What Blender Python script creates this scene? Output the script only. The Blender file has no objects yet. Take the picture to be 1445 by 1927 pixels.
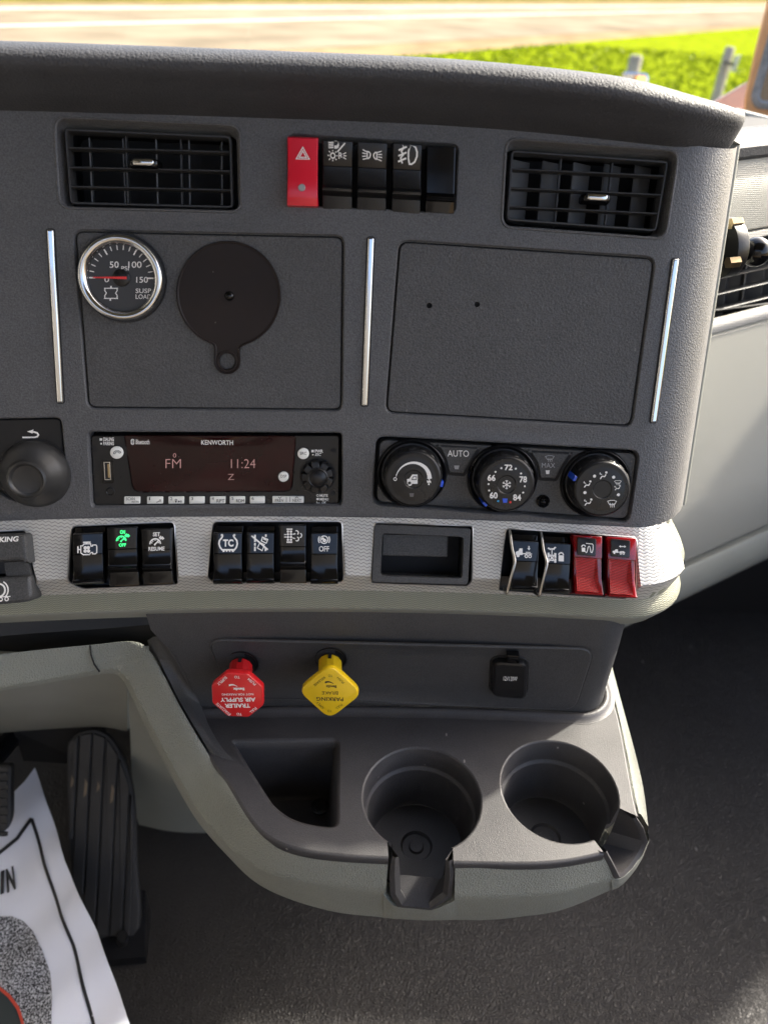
import bpy, bmesh, math, random
from mathutils import Vector, Matrix
from mathutils.geometry import delaunay_2d_cdt
random.seed(7)
R_ = math.radians
scene = bpy.context.scene
col = scene.collection

# ------------------------------------------------------------ camera, world, sun, exposure
FPX, PITCH, ROLL = 1450.0, R_(36), R_(2.75)          # focal length in pixels of a 1445 x 1927 frame
CAM = Vector((0, 0, .95))
FW = Vector((0, math.cos(PITCH), -math.sin(PITCH)))
_r0 = Vector((1, 0, 0)); _u0 = Vector((0, math.sin(PITCH), math.cos(PITCH)))
RT = _r0 * math.cos(ROLL) + _u0 * math.sin(ROLL)
UP = _u0 * math.cos(ROLL) - _r0 * math.sin(ROLL)
cd = bpy.data.cameras.new('camera'); cam = bpy.data.objects.new('camera', cd); col.objects.link(cam)
cam.matrix_world = Matrix(((RT.x, UP.x, -FW.x, CAM.x), (RT.y, UP.y, -FW.y, CAM.y), (RT.z, UP.z, -FW.z, CAM.z), (0, 0, 0, 1)))
cd.sensor_fit = 'VERTICAL'; cd.sensor_height = 36; cd.lens = 36 * FPX / 1927
cd.clip_start = .02; cd.clip_end = 2000
cd.dof.use_dof = True; cd.dof.focus_distance = .56; cd.dof.aperture_fstop = 6.0
scene.camera = cam

SUN_DIR = Vector((1.1, .80, 1.0)).normalized()       # towards the sun: right, ahead, above
world = bpy.data.worlds.new('World'); scene.world = world; world.use_nodes = True
wn = world.node_tree
sky = wn.nodes.new('ShaderNodeTexSky'); sky.sky_type = 'NISHITA'; sky.sun_disc = False
sky.sun_elevation = math.asin(SUN_DIR.z); sky.sun_rotation = math.atan2(SUN_DIR.x, SUN_DIR.y)
sky.air_density = .8; sky.dust_density = 4.5; sky.ozone_density = .6
wn.nodes['Background'].inputs[1].default_value = .15
wn.links.new(sky.outputs[0], wn.nodes['Background'].inputs[0])
sd = bpy.data.lights.new('sun', 'SUN'); sd.energy = 2.8; sd.angle = R_(2.0); sd.color = (1, .93, .82)
sun = bpy.data.objects.new('sun', sd); col.objects.link(sun)
sun.rotation_euler = SUN_DIR.to_track_quat('Z', 'Y').to_euler(); sun.location = (3, 1, 4)
vs = scene.view_settings
vs.view_transform = 'Standard'; vs.look = 'None'; vs.gamma = 1; vs.exposure = 2.25; vs.use_curve_mapping = False

# ------------------------------------------------------------ pixel <-> place
def proj(P):
    d = P - CAM; z = d.dot(FW)
    return 722.5 + FPX * d.dot(RT) / z, 963.5 - FPX * d.dot(UP) / z
def ray(px, py): return FW + RT * ((px - 722.5) / FPX) - UP * ((py - 963.5) / FPX)
def at_z(px, py, z): d = ray(px, py); return CAM + d * ((z - CAM.z) / d.z)
def at_y(px, py, y): d = ray(px, py); return CAM + d * ((y - CAM.y) / d.y)
def at_d(px, py, t): return CAM + ray(px, py) * t
def inv(m, px, py, h=0.0, g=None):
    u, v = g if g else (0.0, 0.0)
    e = 1e-4
    for _ in range(25):
        x, y = proj(m(u, v, h)); dx, dy = px - x, py - y
        if abs(dx) + abs(dy) < .01: break
        xa, ya = proj(m(u + e, v, h)); xb, yb = proj(m(u, v + e, h))
        a, b, c, d = (xa - x) / e, (xb - x) / e, (ya - y) / e, (yb - y) / e
        D = a * d - b * c
        if abs(D) < 1e-9: break
        su, sv = (dx * d - b * dy) / D, (a * dy - c * dx) / D
        k = min(1, .06 / (abs(su) + abs(sv) + 1e-9))
        u += su * k; v += sv * k
    return u, v

# ------------------------------------------------------------ surfaces of the dash: (u right, v up, h out)
def plan(u, Y0, U1, R, turn=R_(92)):
    if u <= U1:
        t = Vector((1, .048 - .36 * u)).normalized(); return Vector((u, Y0 + .048 * u - .18 * u * u)), t
    a0 = math.atan2(.048 - .36 * U1, 1); p = Vector((U1, Y0 + .048 * U1 - .18 * U1 * U1))
    c = p + Vector((-math.sin(a0), math.cos(a0))) * R
    a = min((u - U1) / R, turn); ang = a0 + a
    q = c + Vector((math.sin(ang), -math.cos(ang))) * R; t = Vector((math.cos(ang), math.sin(ang)))
    return q + t * max(0, (u - U1) - R * turn), t
LEAN = R_(21); SL, CL = math.sin(LEAN), math.cos(LEAN); YF, ZF = .457, .654; UF, RF = .177, .050
def FM(u, v, h):
    p, t = plan(u, YF, UF, RF)
    n = Vector((t.x, t.y, 0)).cross(Vector((0, SL, CL))).normalized()
    return Vector((p.x, p.y + v * SL, ZF + v * CL)) + n * h
VB = -.0338                                           # lower edge of the face
TL_ = R_(36); ST, CT = math.sin(TL_), math.cos(TL_)
def TP(u, v, h):                                      # flat of the silver band, v <= 0 below its top edge
    p, t = plan(u, YF + VB * SL - .001, .181, .028)
    n = Vector((t.y, -t.x)); o = -v * ST + h * CT
    return Vector((p.x + n.x * o, p.y + n.y * o, ZF + VB * CL + v * CT + h * ST))
ZT = .447; YL = .4185
def LP(u, v, h):                                      # vertical panel below the band
    p, t = plan(u, YL, .168, .024)
    return Vector((p.x + t.y * h, p.y - t.x * h, ZT + v))
def plane(O, eu, ev):
    n = eu.cross(ev).normalized()
    return lambda u, v, h: O + eu * u + ev * v + n * h
def horiz(z): return plane(Vector((0, 0, z)), Vector((1, 0, 0)), Vector((0, 1, 0)))
TR_ = horiz(ZT)

# ------------------------------------------------------------ 2-D loops
def arc(c, r, a0, a1, n): return [(c[0] + r * math.cos(a0 + (a1 - a0) * i / n), c[1] + r * math.sin(a0 + (a1 - a0) * i / n)) for i in range(n + 1)]
def circ(cx, cy, r, n=40): return [(cx + r * math.cos(2 * math.pi * i / n), cy + r * math.sin(2 * math.pi * i / n)) for i in range(n)]
def rpoly(pts, r, n=5):                               # rounded polygon; r may be a list
    out = []; N = len(pts)
    for i in range(N):
        p = Vector(pts[i]); a = Vector(pts[i - 1]); b = Vector(pts[(i + 1) % N]); rr = r[i] if isinstance(r, (list, tuple)) else r
        d0 = (a - p); d1 = (b - p); l0, l1 = d0.length, d1.length; d0 /= l0; d1 /= l1
        k = min(rr, l0 * .49, l1 * .49)
        if k < 1e-6: out.append(tuple(p)); continue
        for j in range(n + 1):
            t = j / n; q = (p + d0 * k) * (1 - t) ** 2 + p * 2 * t * (1 - t) + (p + d1 * k) * t * t
            out.append((q.x, q.y))
    return out
def area(l): return sum(l[i - 1][0] * l[i][1] - l[i][0] * l[i - 1][1] for i in range(len(l))) / 2
def ccw(l): return l if area(l) > 0 else l[::-1]
def off(l, d):                                        # shrink a ccw loop by d
    out = []; N = len(l)
    for i in range(N):
        p = Vector(l[i]); a = p - Vector(l[i - 1]); b = Vector(l[(i + 1) % N]) - p
        if a.length < 1e-9: a = b
        if b.length < 1e-9: b = a
        na = Vector((-a.y, a.x)).normalized(); nb = Vector((-b.y, b.x)).normalized()
        m = na + nb; m = m / max(.3, m.length_squared) * 2
        q = p + m * d * (1 if m.length < 3 else 3 / m.length); out.append((q.x, q.y))
    return out
def pxl(m, pts, h=0, g=None):                         # pixel outline -> loop on a surface
    out = []
    for p in pts:
        g = inv(m, p[0], p[1], h, g); out.append(g)
    return out
def pq(m, pts, r, h=0, n=5): return ccw(rpoly(pxl(m, pts, h), r, n))
def spline(pts, n=8, closed=False):                   # Catmull-Rom through points of any dimension
    P = [Vector(p) for p in pts]; N = len(P); out = []
    for i in range(N if closed else N - 1):
        a = P[i - 1] if (i > 0 or closed) else P[0] * 2 - P[1]; b = P[i]; c = P[(i + 1) % N]
        d = P[(i + 2) % N] if (i + 2 < N or closed) else c * 2 - b
        for j in range(n):
            t = j / n
            out.append(.5 * ((2 * b) + (c - a) * t + (2 * a - 5 * b + 4 * c - d) * t * t + (3 * b - a - 3 * c + d) * t ** 3))
    if not closed: out.append(P[-1])
    return out

# ------------------------------------------------------------ mesh builder
class MB:
    def __init__(s): s.v = []; s.f = []; s.uv = []
    def pt(s, P, uv=(0, 0)): s.v.append(Vector(P)); s.uv.append(uv); return len(s.v) - 1
    def ring(s, m, loop, h): return [s.pt(m(u, v, h), (u, v)) for u, v in loop]
    def strip(s, a, b, closed=True):
        n = len(a)
        for i in range(n if closed else n - 1):
            j = (i + 1) % n; s.f.append((a[i], a[j], b[j], b[i]))
    def loft(s, m, rings, cap0=False, cap1=True, closed=True):
        prev = None; first = None
        for loop, h in rings:
            r = s.ring(m, loop, h)
            if prev: s.strip(prev, r, closed)
            else: first = r
            prev = r
        if cap1:
            l_, h_ = rings[-1]; sz = max(max(p[0] for p in l_) - min(p[0] for p in l_), max(p[1] for p in l_) - min(p[1] for p in l_))
            if sz > .022 and m in (FM, TP, LP): s.sheet(m, ccw(list(l_)), [], .007, h_)   # follow the curve of the dash
            else: s.f.append(tuple(prev))
        if cap0: s.f.append(tuple(first[::-1]))
        return s
    def button(s, m, loop, h0, h1, b=.0008):
        return s.loft(m, [(loop, h0), (loop, h1 - b), (off(loop, b * .3), h1 - b * .3), (off(loop, b), h1)])
    def sheet(s, m, outer, holes=(), step=.012, h=0.0):
        vs_ = []; es = []; hh = h if callable(h) else (lambda u, v: h)
        def add(l):
            b = len(vs_); vs_.extend(Vector(p) for p in l); es.extend((b + i, b + (i + 1) % len(l)) for i in range(len(l)))
        add(outer)
        for l in holes: add(l)
        xs = [p[0] for p in outer]; ys = [p[1] for p in outer]
        def inside(x, y, l):
            c = False
            for i in range(len(l)):
                (x1, y1), (x2, y2) = l[i - 1][:2], l[i][:2]
                if (y1 > y) != (y2 > y) and x < (x2 - x1) * (y - y1) / (y2 - y1) + x1: c = not c
            return c
        if step:
            x = min(xs) + step / 2
            while x < max(xs):
                y = min(ys) + step / 2
                while y < max(ys):
                    if inside(x, y, outer) and not any(inside(x, y, l) for l in holes): vs_.append(Vector((x, y)))
                    y += step
                x += step
        V, _, Fc, *_r = delaunay_2d_cdt(vs_, es, [], 0, 1e-7)
        b = len(s.v)
        for p in V: s.pt(m(p.x, p.y, hh(p.x, p.y)), (p.x, p.y))
        for t in Fc:
            cx = sum(V[i].x for i in t) / len(t); cy = sum(V[i].y for i in t) / len(t)
            if inside(cx, cy, outer) and not any(inside(cx, cy, l) for l in holes): s.f.append(tuple(b + i for i in t))
        return s
    def box(s, m, u0, u1, v0, v1, h0, h1, b=.0005):
        return s.loft(m, [(rpoly([(u0, v0), (u1, v0), (u1, v1), (u0, v1)], b, 2), h0), (rpoly([(u0, v0), (u1, v0), (u1, v1), (u0, v1)], b, 2), h1 - b),
                          (rpoly([(u0 + b, v0 + b), (u1 - b, v0 + b), (u1 - b, v1 - b), (u0 + b, v1 - b)], b * .5, 2), h1)], True)
    def grid(s, rows, closed=False):                  # rows of 3-D points
        ids = [[s.pt(p, (i * .01, j * .01)) for i, p in enumerate(r)] for j, r in enumerate(rows)]
        for a, b in zip(ids, ids[1:]): s.strip(a, b, closed)
        return ids
    def tube(s, pts, r, n=10, cap=True):
        P = [Vector(p) for p in pts]; rows = []; ref = None
        for i, p in enumerate(P):
            t = (P[min(i + 1, len(P) - 1)] - P[max(i - 1, 0)]).normalized()
            if ref is None: ref = t.orthogonal().normalized()
            ref = (ref - t * ref.dot(t)).normalized(); bi = t.cross(ref); rr = r[i] if isinstance(r, (list, tuple)) else r
            rows.append([p + (ref * math.cos(2 * math.pi * k / n) + bi * math.sin(2 * math.pi * k / n)) * rr for k in range(n)])
        ids = s.grid(rows, True)
        if cap: s.f.append(tuple(ids[0][::-1])); s.f.append(tuple(ids[-1]))
        return s
    def lathe(s, O, ax, prof, n=40, cap=True):        # prof: (radius, distance along ax)
        ax = ax.normalized(); e1 = ax.orthogonal().normalized(); e2 = ax.cross(e1)
        rows = [[O + ax * d + (e1 * math.cos(2 * math.pi * k / n) + e2 * math.sin(2 * math.pi * k / n)) * r for k in range(n)] for r, d in prof]
        ids = s.grid(rows, True)
        if cap: s.f.append(tuple(ids[-1])); s.f.append(tuple(ids[0][::-1]))
        return s
    def hexa(s, c):                                   # 8 corners
        i = [s.pt(p) for p in c]
        for q in ((0, 1, 2, 3), (7, 6, 5, 4), (0, 4, 5, 1), (1, 5, 6, 2), (2, 6, 7, 3), (3, 7, 4, 0)): s.f.append(tuple(i[k] for k in q))
        return s
    def build(s, name, mat, parent=None, ang=35, smooth=True, normals=True):
        o = Vector((0, 0, 0))
        if parent is not None:
            p = parent
            while p is not None: o += p.location; p = p.parent
        me = bpy.data.meshes.new(name); me.from_pydata([p - o for p in s.v], [], s.f)
        ul = me.uv_layers.new(name='UVMap')
        for l in me.loops: ul.data[l.index].uv = s.uv[l.vertex_index]
        if normals:
            bm = bmesh.new(); bm.from_mesh(me); bmesh.ops.recalc_face_normals(bm, faces=bm.faces); bm.to_mesh(me); bm.free()
        if smooth:
            me.shade_smooth(); me.set_sharp_from_angle(angle=R_(ang))
        me.materials.append(mat)
        ob = bpy.data.objects.new(name, me); col.objects.link(ob)
        if parent is not None: ob.parent = parent
        return ob
def thing(name, label, cat, loc, group=None):
    e = bpy.data.objects.new(name, None); e.empty_display_size = .02; e.location = loc; col.objects.link(e)
    return tag(e, label, cat, group)
def tag(o, label, cat, group=None):
    o['label'] = label; o['category'] = cat
    if group: o['group'] = group
    return o
def struct(o): o['kind'] = 'structure'; return o

# ------------------------------------------------------------ materials
def mat(name, rgb, rough=.5, metal=0.0, spec=.5, grain=0.0, gscale=900, cells=0.0, cscale=300, var=0.0, vscale=30, rvar=0.0, coat=0.0, emit=None, estr=1.0, speck=0.0, sscale=1100, nick=0.0, nscale=70):
    m = bpy.data.materials.new(name); m.use_nodes = True; nt = m.node_tree; N = nt.nodes; L = nt.links
    b = N['Principled BSDF']; b.inputs['Base Color'].default_value = (*rgb, 1); b.inputs['Roughness'].default_value = rough
    b.inputs['Metallic'].default_value = metal; b.inputs['Specular IOR Level'].default_value = spec; b.inputs['Coat Weight'].default_value = coat
    b.inputs['Coat Roughness'].default_value = .08
    if emit: b.inputs['Emission Color'].default_value = (*emit, 1); b.inputs['Emission Strength'].default_value = estr
    tc = N.new('ShaderNodeTexCoord'); bump = None
    def noise(sc, det=3, out='Fac'):
        n = N.new('ShaderNodeTexNoise'); n.inputs['Scale'].default_value = sc; n.inputs['Detail'].default_value = det; L.new(tc.outputs['Object'], n.inputs['Vector']); return n.outputs[out]
    if grain:
        bp = N.new('ShaderNodeBump'); bp.inputs['Strength'].default_value = grain; bp.inputs['Distance'].default_value = .0006
        L.new(noise(gscale, 2), bp.inputs['Height']); bump = bp
    if cells:
        vo = N.new('ShaderNodeTexVoronoi'); vo.feature = 'DISTANCE_TO_EDGE'; vo.inputs['Scale'].default_value = cscale
        nz = N.new('ShaderNodeTexNoise'); nz.inputs['Scale'].default_value = cscale * .5; L.new(tc.outputs['Object'], nz.inputs['Vector'])
        mx = N.new('ShaderNodeMix'); mx.data_type = 'VECTOR'; mx.inputs[0].default_value = .5 / cscale * 1.6
        ad = N.new('ShaderNodeVectorMath'); ad.operation = 'MULTIPLY_ADD'; L.new(nz.outputs['Color'], ad.inputs[0]); ad.inputs[1].default_value = (1.6 / cscale,) * 3; L.new(tc.outputs['Object'], ad.inputs[2])
        L.new(ad.outputs[0], vo.inputs['Vector'])
        rp = N.new('ShaderNodeMapRange'); rp.inputs[1].default_value = 0; rp.inputs[2].default_value = .35; L.new(vo.outputs['Distance'], rp.inputs[0])
        bp = N.new('ShaderNodeBump'); bp.inputs['Strength'].default_value = cells; bp.inputs['Distance'].default_value = .6 / cscale
        L.new(rp.outputs[0], bp.inputs['Height'])
        if bump: L.new(bump.outputs[0], bp.inputs['Normal'])
        bump = bp; N.remove(mx)
    if bump: L.new(bump.outputs[0], b.inputs['Normal'])
    if var:
        mr = N.new('ShaderNodeMapRange'); mr.inputs[1].default_value = .3; mr.inputs[2].default_value = .7; mr.inputs[3].default_value = 1 - var; mr.inputs[4].default_value = 1 + var
        L.new(noise(vscale, 6), mr.inputs[0])
        mu = N.new('ShaderNodeVectorMath'); mu.operation = 'SCALE'; mu.inputs[0].default_value = rgb; L.new(mr.outputs[0], mu.inputs['Scale']); L.new(mu.outputs[0], b.inputs['Base Color'])
    if speck:
        mr = N.new('ShaderNodeMapRange'); mr.inputs[1].default_value = .32; mr.inputs[2].default_value = .68; mr.inputs[3].default_value = 1 - speck; mr.inputs[4].default_value = 1 + speck * 1.3
        L.new(noise(sscale, 1), mr.inputs[0]); mv = N.new('ShaderNodeVectorMath'); mv.operation = 'SCALE'; L.new(mr.outputs[0], mv.inputs['Scale'])
        if var: L.new(mu.outputs[0], mv.inputs[0])
        else: mv.inputs[0].default_value = rgb
        L.new(mv.outputs[0], b.inputs['Base Color'])
    if rvar:
        mr = N.new('ShaderNodeMapRange'); mr.inputs[1].default_value = .3; mr.inputs[2].default_value = .7; mr.inputs[3].default_value = max(.02, rough - rvar); mr.inputs[4].default_value = rough + rvar
        L.new(noise(45, 5), mr.inputs[0]); L.new(mr.outputs[0], b.inputs['Roughness'])
    if nick:
        sc = N.new('ShaderNodeMapping'); sc.inputs['Scale'].default_value = (1, .45, .7); sc.inputs['Rotation'].default_value = (.2, .4, .9); L.new(tc.outputs['Object'], sc.inputs[0])
        vo = N.new('ShaderNodeTexVoronoi'); vo.inputs['Scale'].default_value = nscale; L.new(sc.outputs[0], vo.inputs['Vector'])
        cp = N.new('ShaderNodeMapRange'); cp.inputs[1].default_value = .05; cp.inputs[2].default_value = .035; cp.inputs[3].default_value = 0; cp.inputs[4].default_value = nick; L.new(vo.outputs['Distance'], cp.inputs[0])
        mx = N.new('ShaderNodeMix'); mx.data_type = 'RGBA'; mx.inputs[7].default_value = (.42, .40, .37, 1); L.new(cp.outputs[0], mx.inputs[0])
        src = b.inputs['Base Color'].links
        if src: L.new(src[0].from_socket, mx.inputs[6])
        else: mx.inputs[6].default_value = (*rgb, 1)
        L.new(mx.outputs[2], b.inputs['Base Color'])
    return m
G = {}
G['face'] = mat('grained grey plastic', (.083, .084, .089), .40, speck=.24, grain=.65, gscale=850, var=.06, rvar=.05)
_b = G['face'].node_tree.nodes['Principled BSDF']; _b.inputs['Sheen Weight'].default_value = .35; _b.inputs['Sheen Roughness'].default_value = .35; _b.inputs['Sheen Tint'].default_value = (1, .96, .9, 1)   # grazing sheen stands in for bright light on the rounded right end
G['plate'] = mat('grained dark plastic', (.066, .066, .068), .5, nick=.18, nscale=60, speck=.26, grain=1.0, gscale=620, var=.08, rvar=.05)
G['pad'] = mat('padded dash vinyl', (.054, .055, .060), .6, spec=.35, cells=.25, cscale=420, var=.08)
G['tray'] = mat('console plastic', (.041, .0395, .0415), .45, nick=.45, nscale=55, speck=.15, grain=.35, gscale=1400, var=.08, rvar=.07)
G['low'] = mat('lower panel plastic', (.044, .044, .046), .48, speck=.2, grain=.35, gscale=1100, var=.06)
G['blk'] = mat('black plastic', (.009, .009, .010), .36, spec=.35, grain=.15, gscale=1200, rvar=.06)
G['deep'] = mat('deep black', (.006, .006, .007), .7)
G['gloss'] = mat('gloss black plastic', (.004, .004, .0045), .13, spec=.4, rvar=.06, var=.2, vscale=60)
G['semi'] = mat('satin black plastic', (.010, .010, .011), .30, spec=.4, grain=.1, gscale=1500, rvar=.05)
G['mod'] = mat('module plastic', (.050, .050, .050), .45, speck=.3, grain=.5, gscale=1300, var=.08)
G['knob'] = mat('worn knob plastic', (.030, .029, .028), .38, rvar=.08, var=.15, vscale=60)
G['chrome'] = mat('chrome', (.62, .62, .61), .12, metal=1, rvar=.05)
G['steel'] = mat('steel wire', (.45, .44, .42), .28, metal=1)
G['brass'] = mat('brass', (.42, .32, .19), .3, metal=1)
G['white'] = mat('white print', (.88, .86, .83), .5)
G['grey'] = mat('grey print', (.35, .35, .36), .5)
G['dim'] = mat('dim print', (.12, .11, .11), .5)
G['dark'] = mat('dark print', (.01, .01, .012), .5)
G['key'] = mat('white key plastic', (.86, .86, .81), .35, var=.05)
G['green'] = mat('green legend', (.02, .55, .12), .5, emit=(.05, 1, .25), estr=.35)
G['redpr'] = mat('red legend', (.7, .03, .03), .5)
G['blue'] = mat('blue marker', (.02, .09, .65), .35)
G['cyan'] = mat('cyan dot', (.02, .3, .6), .4)
G['red'] = mat('red plastic', (.62, .012, .016), .28, var=.08, vscale=80, coat=.2)
G['hazred'] = mat('hazard red plastic', (.70, .008, .03), .3, var=.05, coat=.2)
G['guard'] = mat('red translucent plastic', (.17, .003, .006), .12, coat=.5)
G['yellow'] = mat('yellow plastic', (.80, .52, .008), .3, var=.05, vscale=60, coat=.15)
G['olive'] = mat('olive grey vinyl', (.245, .252, .215), .5, nick=.2, nscale=40, cells=.5, cscale=520, var=.05, vscale=20, rvar=.05)
G['oliveP'] = mat('olive grey plastic', (.235, .238, .205), .5, grain=.25, gscale=900, var=.05, vscale=20)
G['floor'] = mat('black leather grain floor vinyl', (.020, .0185, .0175), .52, nick=.3, nscale=25, spec=.4, cells=.42, cscale=290, grain=.12, gscale=500, var=.3, vscale=5, rvar=.08)
G['rubber'] = mat('pedal rubber', (.020, .020, .021), .6, grain=.3, gscale=600, var=.25, vscale=25)
G['disc'] = mat('brown black rubber', (.016, .0105, .009), .48, nick=.3, nscale=120, spec=.25, var=.3, vscale=18, rvar=.06)
G['vane'] = mat('lit vane plastic', (.12, .12, .122), .38, grain=.15, gscale=900)  # paler than the grille, standing in for window light on the fins
G['vent'] = mat('vent plastic', (.034, .034, .035), .4, grain=.2, gscale=900)
G['paper'] = mat('white paper', (.72, .73, .80), .7, var=.03, vscale=8)
G['dial'] = mat('gauge dial', (.032, .032, .033), .4)
G['disp'] = mat('display window', (.020, .0022, .003), .1, nick=.15, nscale=180, spec=.3, var=.5, vscale=25, rvar=.03)
G['lcd'] = mat('lit display text', (.10, .04, .04), .5, emit=(1, .55, .52), estr=.065)
G['copper'] = mat('copper paint', (.72, .36, .15), .3, metal=.2, coat=.6, var=.1)
G['gasket'] = mat('grey rubber gasket', (.25, .25, .25), .6, grain=.4, gscale=300, var=.3, vscale=80)
G['sill'] = mat('pale sill', (.5, .48, .42), .5)
G['wood'] = mat('weathered post', (.30, .26, .22), .8, var=.3, vscale=4)
G['shell'] = mat('added wall lining', (.16, .155, .15), .8, var=.05)  # kept dark to cut the bounce off the added walls
def weave(name, rgb, line, pu, pv, amp, rough, metal, bumpd, width=.16):
    m = bpy.data.materials.new(name); m.use_nodes = True; nt = m.node_tree; N = nt.nodes; L = nt.links; b = N['Principled BSDF']
    b.inputs['Roughness'].default_value = rough; b.inputs['Metallic'].default_value = metal
    uv = N.new('ShaderNodeUVMap'); uv.uv_map = 'UVMap'; sp = N.new('ShaderNodeSeparateXYZ'); L.new(uv.outputs[0], sp.inputs[0])
    def mth(op, a, b_=None):
        n = N.new('ShaderNodeMath'); n.operation = op
        for i, x in enumerate((a, b_)):
            if x is None: continue
            if isinstance(x, (int, float)): n.inputs[i].default_value = x
            else: L.new(x, n.inputs[i])
        return n.outputs[0]
    nz = N.new('ShaderNodeTexNoise'); nz.inputs['Scale'].default_value = 22; L.new(uv.outputs[0], nz.inputs['Vector'])
    u = mth('ADD', mth('DIVIDE', sp.outputs[0], pu), mth('MULTIPLY', nz.outputs['Fac'], .5)); v = mth('ADD', mth('DIVIDE', sp.outputs[1], pv), mth('MULTIPLY', u, .22))
    z = mth('PINGPONG', u, .5)                        # 0..0.5 zigzag
    w = mth('FRACT', mth('ADD', v, mth('MULTIPLY', z, amp)))
    d = mth('ABSOLUTE', mth('SUBTRACT', w, .5))       # 0 at the line
    mr = N.new('ShaderNodeMapRange'); mr.inputs[1].default_value = width * .4; mr.inputs[2].default_value = width; L.new(d, mr.inputs[0])
    n2 = N.new('ShaderNodeTexNoise'); n2.inputs['Scale'].default_value = 120; L.new(uv.outputs[0], n2.inputs['Vector'])
    mx = N.new('ShaderNodeMix'); mx.data_type = 'RGBA'; mx.inputs[6].default_value = (*line, 1); mx.inputs[7].default_value = (*rgb, 1); L.new(mr.outputs[0], mx.inputs[0])
    L.new(mx.outputs[2], b.inputs['Base Color'])
    bp = N.new('ShaderNodeBump'); bp.inputs['Strength'].default_value = .6; bp.inputs['Distance'].default_value = bumpd
    hh = mth('ADD', mr.outputs[0], mth('MULTIPLY', d, 1.2)); L.new(hh, bp.inputs['Height']); L.new(bp.outputs[0], b.inputs['Normal'])
    return m
G['silver'] = weave('silver woven trim', (.61, .59, .545), (.22, .21, .19), .0042, .0025, 1.0, .42, .35, .0002, .13)
G['twill'] = weave('olive twill vinyl', (.30, .30, .225), (.16, .16, .115), .0022, .0014, 1.0, .5, 0, .00025, .3)
G['mesh'] = weave('red ribbed reflector', (.50, .008, .010), (.12, .002, .003), .0016, .0011, .5, .3, 0, .0002, .3)
G['cream'] = weave('pale ribbed vinyl', (.36, .35, .30), (.28, .27, .23), .0034, .0018, .6, .5, 0, .0003, .3)

# ------------------------------------------------------------ print: symbols and lettering laid on a surface
def patch(m, x0, y0, x1, y1, h, sl=0.0, g=None):
    c = []
    for x, y in ((x0, y0), (x1, y0 + sl * (x1 - x0)), (x1, y1 + sl * (x1 - x0)), (x0, y1)):
        g = inv(m, x, y, h, g); c.append(Vector(g))
    def f(s, t): q = (c[0] * (1 - s) + c[1] * s) * (1 - t) + (c[3] * (1 - s) + c[2] * s) * t; return m(q.x, q.y, h)
    return f
_fc = {}
def glyphs(s, bold, shear):
    k = (s, bold, shear)
    if k not in _fc:
        cu = bpy.data.curves.new('t', 'FONT'); cu.body = s; cu.offset = bold; cu.shear = shear; cu.resolution_u = 3
        ob = bpy.data.objects.new('t', cu); me = bpy.data.meshes.new_from_object(ob)
        V = [(v.co.x, v.co.y) for v in me.vertices]; Fs = [tuple(p.vertices) for p in me.polygons]
        bpy.data.objects.remove(ob); bpy.data.curves.remove(cu); bpy.data.meshes.remove(me)
        xs = [p[0] for p in V]; ys = [p[1] for p in V]; x0, x1, y0, y1 = min(xs), max(xs), min(ys), max(ys)
        _fc[k] = ([((x - x0) / (x1 - x0 or 1), 1 - (y - y0) / (y1 - y0 or 1)) for x, y in V], Fs)
    return _fc[k]
def text(parent, m, s, box, mt, h=.0003, sl=0.0, bold=.0, shear=0.0, flip=False, name='lettering', g=None, mb=None):
    own = mb is None; mb = mb or MB(); f = patch(m, *box, h, sl, g); V, Fs = glyphs(s, bold, shear); b = len(mb.v)
    for x, y in V: mb.pt(f(1 - x, 1 - y) if flip else f(x, y))
    mb.f += [tuple(b + i for i in q) for q in Fs]
    if own: return mb.build(name, mt, parent, smooth=False, normals=False)
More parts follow.
